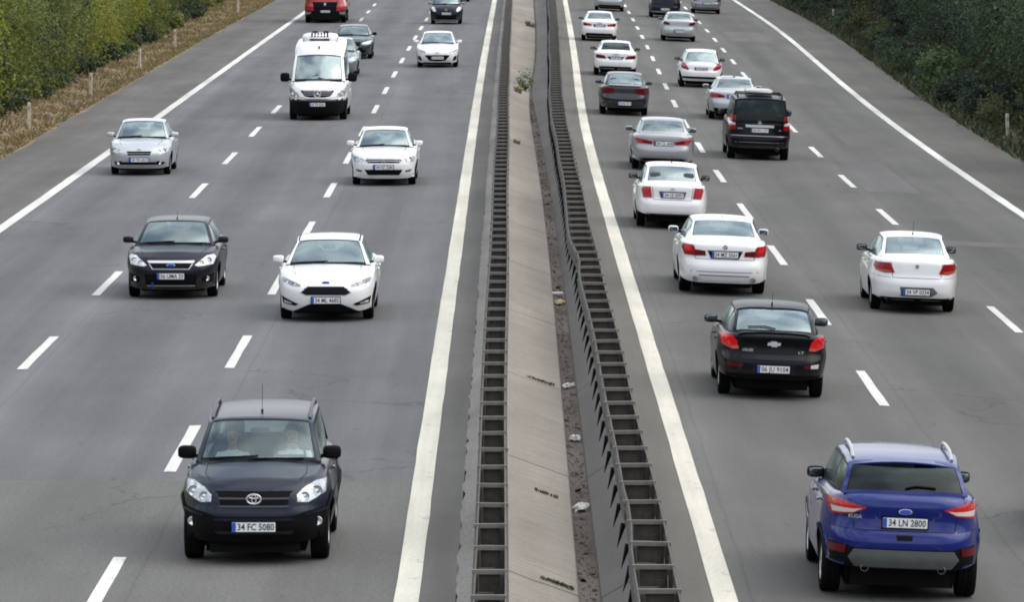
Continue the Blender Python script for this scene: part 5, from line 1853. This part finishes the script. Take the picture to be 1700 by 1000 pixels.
# ------------------------------------------------------------------ ground and plants
def leaf_mat(name, dark, mid, light, trans=.25):
    m = bpy.data.materials.new(name)
    m.use_nodes = True
    nt = m.node_tree
    N, L = nt.nodes.new, nt.links.new
    b = nt.nodes['Principled BSDF']
    g = N('ShaderNodeNewGeometry')
    oi = N('ShaderNodeObjectInfo')
    ad = N('ShaderNodeMath'); ad.operation = 'MULTIPLY_ADD'; ad.inputs[1].default_value = .50
    m2 = N('ShaderNodeMath'); m2.operation = 'MULTIPLY'; m2.inputs[1].default_value = .50
    L(oi.outputs['Random'], m2.inputs[0])
    L(g.outputs['Random Per Island'], ad.inputs[0])
    L(m2.outputs[0], ad.inputs[2])
    r = N('ShaderNodeValToRGB')
    r.color_ramp.elements[0].color = (*dark, 1)
    r.color_ramp.elements[1].color = (*light, 1)
    e = r.color_ramp.elements.new(.5)
    e.color = (*mid, 1)
    L(ad.outputs[0], r.inputs['Fac'])
    L(r.outputs['Color'], b.inputs['Base Color'])
    b.inputs['Roughness'].default_value = .6
    b.inputs['Specular IOR Level'].default_value = .3
    t = N('ShaderNodeBsdfTranslucent')
    L(r.outputs['Color'], t.inputs['Color'])
    mx = N('ShaderNodeMixShader')
    mx.inputs['Fac'].default_value = trans
    L(b.outputs[0], mx.inputs[1])
    L(t.outputs[0], mx.inputs[2])
    L(mx.outputs[0], nt.nodes['Material Output'].inputs['Surface'])
    return m


def leaves_mesh(name, mat, seed, rx, ry, h, nclump, nleaf, size, low=.0, spread=.28, asp=.5):
    """a crown of many leaf faces grouped in clumps"""
    R = np.random.default_rng(seed)
    d = R.normal(size=(nclump, 3))
    d /= np.linalg.norm(d, axis=1)[:, None]
    rr = R.uniform(.35, 1.0, nclump) ** .6
    c = d * rr[:, None] * np.array([rx, ry, h * .5]) * R.uniform(.8, 1.12, (nclump, 1))
    c[:, 2] += h * .5 + low
    c[:, 2] = np.maximum(c[:, 2], .12)
    n = nclump * nleaf
    ci = np.repeat(np.arange(nclump), nleaf)
    cs = R.uniform(.6, 1.35, nclump)[ci]
    P = c[ci] + R.normal(size=(n, 3)) * (spread * np.array([rx, ry, h * .45]).min()) * cs[:, None]
    P[:, 2] = np.maximum(P[:, 2], .03)
    out = P - np.array([0, 0, h * .4 + low])
    out /= np.linalg.norm(out, axis=1)[:, None] + 1e-6
    nr = out * .7 + R.normal(size=(n, 3)) * .7 + np.array([0, 0, .5])
    nr /= np.linalg.norm(nr, axis=1)[:, None]
    a = np.cross(nr, R.normal(size=(n, 3)))
    a /= np.linalg.norm(a, axis=1)[:, None]
    b = np.cross(nr, a)
    s = size * R.uniform(.55, 1.3, n)[:, None]
    V = np.stack([P - a * s, P + b * s * asp + nr * s * .12, P + a * s, P - b * s * asp + nr * s * .12], 1).reshape(-1, 3)
    Q = np.arange(n * 4).reshape(n, 4)
    return fast_mesh(name, V, Q, mat)


BARK = simple('bark', (.06, .048, .038), .95, var=.35, vscale=6)


def stem_mesh(seed, h, r, n=6, spread=.5):
    R = random.Random(seed)
    b = MB()
    top = (R.uniform(-.1, .1), R.uniform(-.1, .1), h * .55)
    b.tube([(0, 0, -.2), (R.uniform(-.06, .06), R.uniform(-.06, .06), h * .25), top], [r, r * .8, r * .55], 8)
    for k in range(n):
        a = 2 * math.pi * k / n + R.uniform(-.4, .4)
        z0 = h * R.uniform(.12, .45)
        e = (math.cos(a) * spread * R.uniform(.6, 1), math.sin(a) * spread * R.uniform(.6, 1), h * R.uniform(.55, .9))
        b.tube([(0, 0, z0), (e[0] * .5, e[1] * .5, (z0 + e[2]) * .52), e], [r * .5, r * .35, r * .12], 6)
    return mesh_data('stem', b.v, b.f, BARK, None, True, 60)


def plant(name, crown, stem, loc, s, label, cat, group, rz=None):
    o = empty(name, loc, (0, 0, random.uniform(0, 6.28) if rz is None else rz))
    o.scale = s
    tag(o, label, cat, group)
    add('foliage', crown, o)
    if stem: add('stem', stem, o)
    return o


ZRV = lambda x, y: zr(XRE(y), y)


def left_ground(x, y):
    d = float(XLE(y)) - x
    return -.03 - .10 * min(1, d / .8) + max(0, d - 1.2) * .10


def right_ground(x, y):
    d = x - float(XRE(y))
    return float(ZRV(x, y)) - .02 - .10 * min(1, max(d, 0) / .8) + max(0, d - 1.0) * .14


def build_nature():
    VERGE = simple('dry_verge_soil', (.20, .145, .080), .95, var=.45, vscale=1.2)
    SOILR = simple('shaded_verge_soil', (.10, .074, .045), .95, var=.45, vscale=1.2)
    offs = [0.0, .4, .9, 1.6, 2.6, 4, 7, 12, 25, 60, 160]
    MEAD = simple('rough_meadow', (.105, .098, .045), .95, var=.4, vscale=.6)
    lo = lambda d: (lambda y: (XLE(y) - d + .06, left_ground(float(XLE(y)) - d, y) if d > 0 else -.035))
    ro = lambda d: (lambda y: (XRE(y) + d - .06, right_ground(float(XRE(y)) + d, y) if d > 0 else ZRV(0, y) - .01))
    ribbon('verge', [lo(d) for d in offs[:6][::-1]], VERGE, Y0, Y1, 4.0, 'structure')
    ribbon('meadow', [lo(d) for d in offs[5:][::-1]], MEAD, Y0, Y1, 4.0, 'structure')
    ribbon('verge', [ro(d) for d in offs[:6]], SOILR, Y0, Y1, 4.0, 'structure')
    ribbon('meadow', [ro(d) for d in offs[5:]], MEAD, Y0, Y1, 4.0, 'structure')
    g = add('ground', mesh_data('ground', [(-3000, -600, -3), (3000, -600, -3), (3000, 5000, -3), (-3000, 5000, -3)], [(0, 1, 2, 3)], simple('far_field', (.10, .095, .05), .95, var=.3, vscale=.02)))
    g['kind'] = 'structure'
    # dry grass on the left verge, weeds on the right
    straw = leaf_mat('dry_grass_blades', (.125, .110, .042), (.20, .160, .072), (.28, .23, .12), .4)
    weed = leaf_mat('weed_blades', (.020, .032, .014), (.038, .056, .024), (.095, .080, .040), .2)

    def blades(name, mat, n, xf, gf, ya, yb, h0, h1, lean, w):
        R = np.random.default_rng(len(name) + n)
        y = R.uniform(ya, yb, n)
        k = R.uniform(0, 1, n)
        x = xf(y, k, R)
        z = np.array([gf(float(a), float(b)) for a, b in zip(x, y)]) - .01
        h = R.uniform(h0, h1, n) * (.5 + .9 * (np.sin(y * .9) * np.sin(x * 2.3 + y * .31) > -.2))
        an = R.uniform(0, 6.28, n)
        dx, dy = np.cos(an), np.sin(an)
        lx, ly = R.normal(0, lean, n) * h, R.normal(0, lean, n) * h
        P = np.stack([x, y, z], 1)
        A = np.stack([dx, dy, 0 * dx], 1) * (w * R.uniform(.5, 1.5, n))[:, None]
        T = P + np.stack([lx, ly, h], 1)
        V = np.stack([P - A, P + A, T + A * .25, T - A * .25], 1).reshape(-1, 3)
        o = add(name, fast_mesh(name, V, np.arange(n * 4).reshape(n, 4), mat))
        o['kind'] = 'stuff'
        tag(o, None, None)
        return o
    o = blades('dry_grass', straw, 34000, lambda y, k, R: XLE(y) - .12 - 3.6 * k ** 1.1, left_ground, 135, 400, .04, .15, .8, .026)
    tag(o, 'dry straw-coloured grass along the left verge', 'grass')
    o = blades('weeds', weed, 26000, lambda y, k, R: XRE(y) + .08 + 3.4 * k ** 1.1, right_ground, 140, 400, .06, .30, .7, .030)
    tag(o, 'dark low weeds along the right verge', 'weeds')
    # hedges
    LM = [leaf_mat('yellow_green_leaves', (.115, .125, .012), (.21, .235, .028), (.32, .32, .07), .45),
          leaf_mat('mid_green_leaves', (.062, .080, .016), (.125, .155, .034), (.21, .23, .07), .4),
          leaf_mat('dark_green_leaves', (.022, .038, .018), (.046, .070, .034), (.09, .12, .058), .3)]
    crowns = [[leaves_mesh('foliage', LM[t], 10 * t + k, 1.45, 1.45, 4.4, 84, 120, .062, .0, .20) for k in range(2)] for t in range(3)]
    stems = [stem_mesh(k, 3.4, .07, 7, .8) for k in range(2)]
    LAB = [('yellow-green leafy bush in the hedge along the left verge', 'yellow-green bushes of the left hedge'),
           ('mid-green leafy bush in the hedge along the left verge', 'mid-green bushes of the left hedge'),
           ('dark green leafy bush in the hedge along the left verge', 'dark green bushes of the left hedge')]
    rnd = random.Random(5)
    y = 84.0
    while y < 346:
        for row, (dx, pr) in enumerate(((3.6, (.25, .45, .30)), (6.4, (.62, .30, .08)))):
            if row == 1 and (y < 146 or rnd.random() < .35): continue
            t = rnd.choices((0, 1, 2), pr)[0]
            k = rnd.randrange(2)
            rec = max(0, (y - 235) * .010)
            x = float(XLE(y)) - dx - rec + rnd.uniform(-.35, .45)
            yy = y + rnd.uniform(-.7, .7)
            s = rnd.uniform(.75, 1.2)
            plant('bush', crowns[t][k], stems[k], (x, yy, left_ground(x, yy)), (s, s, s * rnd.uniform(.85, 1.15)), LAB[t][0], 'bush', LAB[t][1])
        y += 2.25 if y > 146 else 3.6
    # low scrub at the hedge foot
    low = [leaves_mesh('foliage', LM[t], 60 + t, .7, .8, .9, 22, 40, .085, .0, .25) for t in (1, 2)]
    y = 150.0
    while y < 380:
        t = rnd.randrange(2)
        x = float(XLE(y)) - 2.75 - max(0, (y - 235) * .008) + rnd.uniform(-.45, .5)
        s = rnd.uniform(.5, 1.1)
        plant('shrub', low[t], None, (x, y, left_ground(x, y)), (s, s, s), ('low mid-green scrub plant at the foot of the left hedge', 'low dark green scrub plant at the foot of the left hedge')[t], 'shrub', ('low mid-green scrub of the left verge', 'low dark scrub of the left verge')[t])
        y += rnd.uniform(1.6, 3.4)
    # dark growth on the right
    RM = [leaf_mat('deep_green_leaves', (.024, .042, .022), (.050, .078, .040), (.105, .135, .072), .4),
          leaf_mat('blackish_green_leaves', (.014, .024, .017), (.031, .048, .033), (.066, .090, .058), .4),
          leaf_mat('fresh_green_leaves', (.035, .065, .020), (.10, .155, .055), (.23, .29, .13), .3)]
    rc = [[leaves_mesh('foliage', RM[t], 30 + 10 * t + k, 1.6, 1.6, 4.6, 80, 112, .070, .0, .20) for k in range(2)] for t in range(2)]
    RM.append(leaf_mat('olive_leaves', (.035, .045, .015), (.075, .088, .030), (.14, .145, .06), .35))
    rl = [leaves_mesh('foliage', RM[(0, 1, 3)[t]], 80 + t, .9, .9, 1.2, 30, 44, .08, .0, .24) for t in range(3)]
    RL = [('deep green tree-like bush in the dense growth right of the motorway', 'deep green bushes on the right'),
          ('blackish green bush in the dense growth right of the motorway', 'blackish green bushes on the right')]
    y = 84.0
    while y < 352:
        for row, dx in enumerate((4.4, 7.2)):
            if row == 1 and y < 146: continue
            t = rnd.choices((0, 1), ((.55, .45), (.4, .6), (.4, .6))[row])[0]
            x = float(XRE(y)) + dx + rnd.uniform(-.5, .5)
            yy = y + rnd.uniform(-.8, .8)
            s = rnd.uniform(1.0, 1.4)
            plant('bush', rc[t][rnd.randrange(2)], stems[rnd.randrange(2)], (x, yy, right_ground(x, yy)), (s, s, s), RL[t][0], 'bush', RL[t][1])
        y += 3.3 if y > 146 else 4.2
    y = 150.0
    while y < 390:
        for dx in (1.5, 2.7):
            if rnd.random() < .2: continue
            t = rnd.choices((0, 1, 2), (.45, .3, .25))[0]
            x = float(XRE(y)) + dx + rnd.uniform(-.4, .5) + (.8 if y < 185 else 0)
            s = rnd.uniform(.45, 1.1)
            plant('shrub', rl[t], None, (x, y, right_ground(x, y)), (s, s, s * rnd.uniform(.6, 1.1)), ('low deep green shrub on the right verge', 'low blackish green shrub on the right verge', 'low olive shrub on the right verge')[t], 'shrub', ('low deep green shrubs on the right verge', 'low blackish shrubs on the right verge', 'low olive shrubs on the right verge')[t])
        y += rnd.uniform(1.3, 2.2)
    x, yy, _ = unproject(1560, 168, lambda a, b: right_ground(a, b))
    plant('shrub', leaves_mesh('foliage', RM[2], 91, 1.25, .9, 2.0, 34, 22, .115, .0, .22), stem_mesh(9, 1.8, .03, 8, .7), (x, yy, right_ground(x, yy)), (1, 1, 1), 'fresh light-green leafy shrub standing out of the dark growth on the right verge', 'shrub', None)
    # marker posts
    PW = simple('marker_post_white', (.50, .47, .40), .6, var=.2, vscale=5)

    def post(px, py, gf, label, h=.85):
        x, y, z = unproject(px, py, gf)
        o = empty('marker_post', (x, y, z), (rad(rnd.uniform(-3, 3)), rad(rnd.uniform(-3, 3)), rnd.uniform(-.3, .3)))
        tag(o, label, 'marker post', 'marker posts along the verges')
        b = MB()
        b.box((0, 0, h / 2 - .1), (.12, .08, h + .2), 0, taper=.86)
        b.box((0, .01, h + .005), (.10, .06, .03), 0, taper=.6)
        b.build('post_body', [PW], o, smooth=False)
        MB().box((0, -.04, h - .16), (.06, .02, .12)).build('reflector', simple('reflector_dull', (.32, .24, .16), .3), o, smooth=False)
    for (px, py, lb) in ((48, 214, 'pale marker post on the left verge nearest the camera, beside the silver saloon'), (150, 160, 'pale marker post on the left verge, second from the camera'), (231, 115, 'pale marker post on the left verge, third from the camera'), (291, 79, 'pale marker post on the left verge, fourth from the camera'), (395, 22, 'pale marker post on the left verge, farthest from the camera')):
        post(px, py, left_ground, lb)
    for (px, py, lb, h) in ((1673, 226, 'weathered marker post on the right verge nearest the camera', .75), (1485, 91, 'marker post half sunk in weeds on the right verge, middle one of three', .6), (1384, 38, 'pale marker post on the right verge, farthest from the camera', .8)):
        post(px, py, right_ground, lb, h)
    # weeds growing out of the median joints
    wm = leaf_mat('median_weed_leaves', (.045, .06, .015), (.10, .125, .035), (.19, .22, .08), .25)
    dm = leaf_mat('dry_weed_leaves', (.05, .042, .018), (.12, .095, .045), (.20, .165, .085), .2)

    def weed_tuft(px, py, z, mat, n, h, wx, wy, label, seed):
        slab = lambda a, b: float(np.interp(a, [float(XLB(b)) - .05, float(XGA(b))], [.055, -.27]))
        x, y, z = unproject(px, py, slab)
        R = np.random.default_rng(seed)
        bx, by = R.uniform(-wx, wx, n), R.uniform(-wy, wy, n)
        hh = h * R.uniform(.35, 1.0, n)
        an = R.uniform(0, 6.28, n)
        ln = R.uniform(.1, .9, n) * hh
        P = np.stack([bx, by, np.array([slab(x + k, y) for k in bx]) - z], 1)
        T = P + np.stack([np.cos(an) * ln, np.sin(an) * ln, hh], 1)
        A = np.stack([-np.sin(an), np.cos(an), 0 * an], 1) * (.012 + .02 * h)
        M = (P + T) / 2 + np.array([0, 0, .12 * h])
        V = np.stack([P - A * .4, P + A * .4, M + A, T, M - A], 1)
        V4 = np.stack([V[:, 0], V[:, 1], V[:, 2], V[:, 4]], 1).reshape(-1, 3)
        q = len(V4)
        V3 = np.stack([V[:, 4], V[:, 2], V[:, 3], (V[:, 3] + V[:, 4]) / 2], 1).reshape(-1, 3)
        VV = np.concatenate([V4, V3])
        Q = np.concatenate([np.arange(n * 4).reshape(n, 4), q + np.arange(n * 4).reshape(n, 4)])
        o = add('weed', fast_mesh('weed', VV, Q, mat), None, (x, y, z))
        tag(o, label, 'weed', 'weeds growing in the median')
    wx, wy, wz = unproject(873, 152, lambda a, b: -.22)
    plant('weed', leaves_mesh('foliage', leaf_mat('fresh_weed_leaves', (.06, .085, .02), (.13, .17, .045), (.24, .28, .10), .4), 77, .28, .5, .75, 22, 16, .055, .0, .3), None, (wx, wy, wz), (1, 1, 1), 'bushy green weed at the far end of the median gutter', 'weed', 'weeds growing in the median', 0)
    weed_tuft(860, 153, -.10, dm, 90, .22, .14, .5, 'low brownish weed beside the bushy green one on the median', 2)
    weed_tuft(880, 44, -.20, dm, 80, .35, .25, .8, 'dry weed farthest up the median', 3)
    weed_tuft(925, 971, -.16, wm, 120, .05, .20, .06, 'flat green weed in the nearest joint of the pale median slab', 4)
    weed_tuft(908, 822, -.12, dm, 60, .05, .16, .06, 'sparse dry weed lying on the pale median slab', 5)
    weed_tuft(898, 634, -.14, dm, 90, .05, .22, .06, 'thin dry weed along the second joint of the pale median slab', 6)
    weed_tuft(858, 238, .0, dm, 60, .12, .10, .35, 'small dry weed on the pale median slab near the left crash barrier', 7)
    # litter
    LW = simple('litter_white', (.47, .46, .44), .5, var=.15, vscale=20)
    LB = simple('litter_cardboard', (.36, .28, .15), .8, var=.3, vscale=12)

    def scrap(px, py, z, s, mat, label, seed, name='litter_bag', flat_=.55):
        x, y, _ = unproject(px, py, lambda a, b: z)
        R = np.random.default_rng(seed)
        bm = bmesh.new()
        bmesh.ops.create_icosphere(bm, subdivisions=3, radius=1)
        for v in bm.verts:
            k = 1 + .35 * math.sin(v.co.x * 5 + seed) * math.sin(v.co.y * 6 + seed * 2) + float(R.normal(0, .10))
            v.co = Vector((v.co.x * s[0], v.co.y * s[1], v.co.z * s[2] * flat_)) * k
        me = bpy.data.meshes.new(name)
        bm.to_mesh(me)
        bm.free()
        me.materials.append(mat)
        o = add(name, me, None, (x, y, z + s[2] * flat_ * .8))
        o.rotation_euler = (0, 0, float(R.uniform(-.3, .3)))
        tag(o, label, 'litter', 'litter in the median gutter')
    scrap(965, 848, -.34, (.09, .22, .10), LW, 'large crumpled white bag in the median gutter', 1)
    scrap(955, 733, -.34, (.08, .20, .09), LW, 'crumpled white bag in the median gutter behind the largest one', 2)
    scrap(943, 645, -.34, (.07, .22, .08), LW, 'torn white wrapper in the median gutter by the second slab joint', 3)
    scrap(929, 505, -.34, (.10, .40, .08), LB, 'tan cardboard scrap lying across the median gutter', 4, 'cardboard_scrap')
    b = MB().box((0, 0, .03), (.24, .30, .04))
    x, y, _ = unproject(925, 487, lambda a, b_: -.30)
    o = b.build('plastic_strip', LW, None, smooth=False, loc=(x, y, -.335), rot=(0, 0, .1))
    tag(o, 'flat white plastic strip just behind the tan cardboard in the gutter', 'litter', 'litter in the median gutter')
    # unnumbered crumbs of litter and gravel
    lm = leaf_mat('litter_crumbs', (.05, .043, .037), (.11, .095, .08), (.62, .60, .58), 0)
    lm.node_tree.nodes['Color Ramp'].color_ramp.elements[1].position = .84
    R = np.random.default_rng(44)
    n = 1300
    y = 58 + 140 * R.uniform(0, 1, n) ** 1.3
    x = XGA(y) + XGW(y) * R.uniform(.05, .95, n)
    P = np.stack([x, y, np.full(n, -.335)], 1)
    s = .010 + .035 * R.uniform(0, 1, n) ** 5
    m_ = 340
    ya = R.uniform(150, 340, m_)
    xa = XLE(ya) - R.uniform(.1, 3.2, m_)
    P = np.concatenate([P, np.stack([xa, ya, np.array([left_ground(float(a), float(b)) for a, b in zip(xa, ya)]) + .05], 1)])
    s = np.concatenate([s, .015 + .09 * R.uniform(0, 1, m_) ** 5])
    N_ = len(P)
    an = R.uniform(0, 6.28, N_)
    U = np.stack([np.cos(an), np.sin(an), R.normal(0, .3, N_)], 1) * s[:, None]
    W_ = np.stack([-np.sin(an), np.cos(an), R.normal(0, .3, N_)], 1) * (s * R.uniform(.5, 1.2, N_))[:, None]
    T = np.array([0, 0, 1.0]) * (s * .9)[:, None]
    V = np.stack([P - U - W_, P + U - W_, P + U + W_, P - U + W_, P - U * .6 - W_ * .6 + T, P + U * .7 - W_ * .5 + T, P + U * .5 + W_ * .7 + T, P - U * .7 + W_ * .5 + T], 1).reshape(-1, 3)
    fq = np.array([[4, 5, 6, 7], [0, 1, 5, 4], [1, 2, 6, 5], [2, 3, 7, 6], [3, 0, 4, 7]])
    Q = (np.arange(N_)[:, None, None] * 8 + fq[None]).reshape(-1, 4)
    o = add('litter', fast_mesh('litter', V, Q, lm))
    tag(o, 'crumbs of litter and gravel in the gutter and on the left verge', 'litter', None, 'stuff')


# ------------------------------------------------------------------ the two people in the dark SUV
SKIN = simple('skin', (.42, .25, .17), .55, var=.1)
SHIRT = simple('white_shirt', (.80, .81, .82), .8, var=.08)
TROUS = simple('dark_trousers', (.03, .035, .05), .85)
HAIR = simple('dark_hair', (.018, .013, .010), .6, var=.3)


def person(car, hip, hands, label, lean=0.0, turn=0.0):
    hx, hy, hz = hip
    V, E, Rr = [], [], []

    def v(p, r, a=None):
        V.append(Vector((hx + p[0], hy + p[1], hz + p[2])))
        Rr.append(r)
        if a is not None: E.append((a, len(V) - 1))
        return len(V) - 1
    p0 = v((0, 0, .02), .15)
    b1 = v((0, -.05, .17), .135, p0)
    ch = v((lean, -.10, .33), .15, b1)
    nb = v((lean, -.11, .46), .075, ch)
    nk = v((lean, -.09, .53), .052, nb)
    h0 = v((lean, -.055, .585), .066, nk)
    h1 = v((lean, -.05, .655), .084, h0)
    h2 = v((lean, -.065, .735), .075, h1)
    for s, hd in ((1, hands[0]), (-1, hands[1])):
        sh = v((lean + s * .175, -.11, .40), .062, ch)
        el = v(((s * .24 + hd[0]) / 2 + s * .05, (-.10 + hd[1]) / 2, (.34 + hd[2]) / 2 - .10), .043, sh)
        wr = v((hd[0] + s * .01, hd[1] - .06, hd[2] - .02), .028, el)
        pa = v((hd[0], hd[1], hd[2]), .030, wr)
        for k in range(4):
            f1 = v((hd[0] + s * (.022 - .016 * k), hd[1] + .045 + .006 * (k in (1, 2)), hd[2] + .008), .0095, pa)
            f2 = v((hd[0] + s * (.020 - .016 * k), hd[1] + .06 + .01 * (k in (1, 2)), hd[2] - .018), .0085, f1)
            v((hd[0] + s * (.018 - .015 * k), hd[1] + .045, hd[2] - .036), .007, f2)
        t1 = v((hd[0] - s * .034, hd[1] + .012, hd[2] + .012), .011, pa)
        v((hd[0] - s * .046, hd[1] + .036, hd[2] + .004), .009, t1)
        th = v((s * .10, .10, .0), .095, p0)
        kn = v((s * .13, .40, .06), .062, th)
        an = v((s * .13, .60, -.20), .042, kn)
        v((s * .13, .74, -.23), .036, an)
    me = bpy.data.meshes.new('person')
    me.from_pydata([tuple(p) for p in V], E, [])
    o = bpy.data.objects.new('person', me)
    COL.objects.link(o)
    sk = o.modifiers.new('skin', 'SKIN')
    bm = bmesh.new()
    bm.from_mesh(me)
    lay = bm.verts.layers.skin.verify()
    bm.verts.ensure_lookup_table()
    for i, q in enumerate(bm.verts):
        q[lay].radius = (Rr[i], Rr[i])
        q[lay].use_root = (i == 0)
    bm.to_mesh(me)
    bm.free()
    su = o.modifiers.new('smooth', 'SUBSURF')
    su.levels = su.render_levels = 2
    bpy.context.view_layer.update()
    m2 = bpy.data.meshes.new_from_object(o.evaluated_get(bpy.context.evaluated_depsgraph_get()))
    o.modifiers.clear()
    o.data = m2
    bpy.data.meshes.remove(me)
    m2.materials.clear()
    for m in (SHIRT, SKIN, TROUS): m2.materials.append(m)
    hv = [Vector((hx + h[0], hy + h[1], hz + h[2])) for h in hands]
    for p in m2.polygons:
        c = p.center
        rel = c - Vector(hip)
        k = 0
        if rel.z > .475 or min((c - h).length for h in hv) < .13: k = 1
        elif rel.z < .09: k = 2
        p.material_index = k
        p.use_smooth = True
    c = Vector((hx + lean, hy - .05, hz + .66))
    h = MB()
    h.sell(c + Vector((0, -.040, .062)), (.093, .092, .072), .9, .9, 18, 12)
    h.build('hair', HAIR, o)
    f = MB()
    for s in (1, -1): f.sell(c + Vector((s * .033, .082, .012)), (.013, .008, .007), 1, 1, 10, 6)
    f.sell(c + Vector((0, .078, -.050)), (.024, .008, .005), 1, 1, 10, 6)
    f.build('face_details', simple('eye_dark', (.02, .015, .014), .3), o)
    g = MB()
    g.sell(c + Vector((0, .096, -.016)), (.013, .017, .020), .9, .9, 10, 6)
    for s in (1, -1): g.sell(c + Vector((s * .088, -.01, 0)), (.010, .020, .030), .9, .9, 10, 6)
    g.build('nose_and_ears', SKIN, o)
    bpy.context.view_layer.update()
    o.matrix_world = car.root.matrix_world.copy()
    tag(o, label, 'person', 'people in the dark SUV')


build_setting()
build_nature()
suv = build_left()
build_right()
build_beside()
bpy.context.view_layer.update()
person(suv, (-.37, -.06, .70), ((.155, .50, .40), (-.155, .50, .40)), 'person in a white shirt driving the dark SUV, hands on the steering wheel')
person(suv, (.37, -.06, .69), ((.10, .22, .14), (-.10, .24, .14)), 'person in a white top in the passenger seat of the dark SUV')
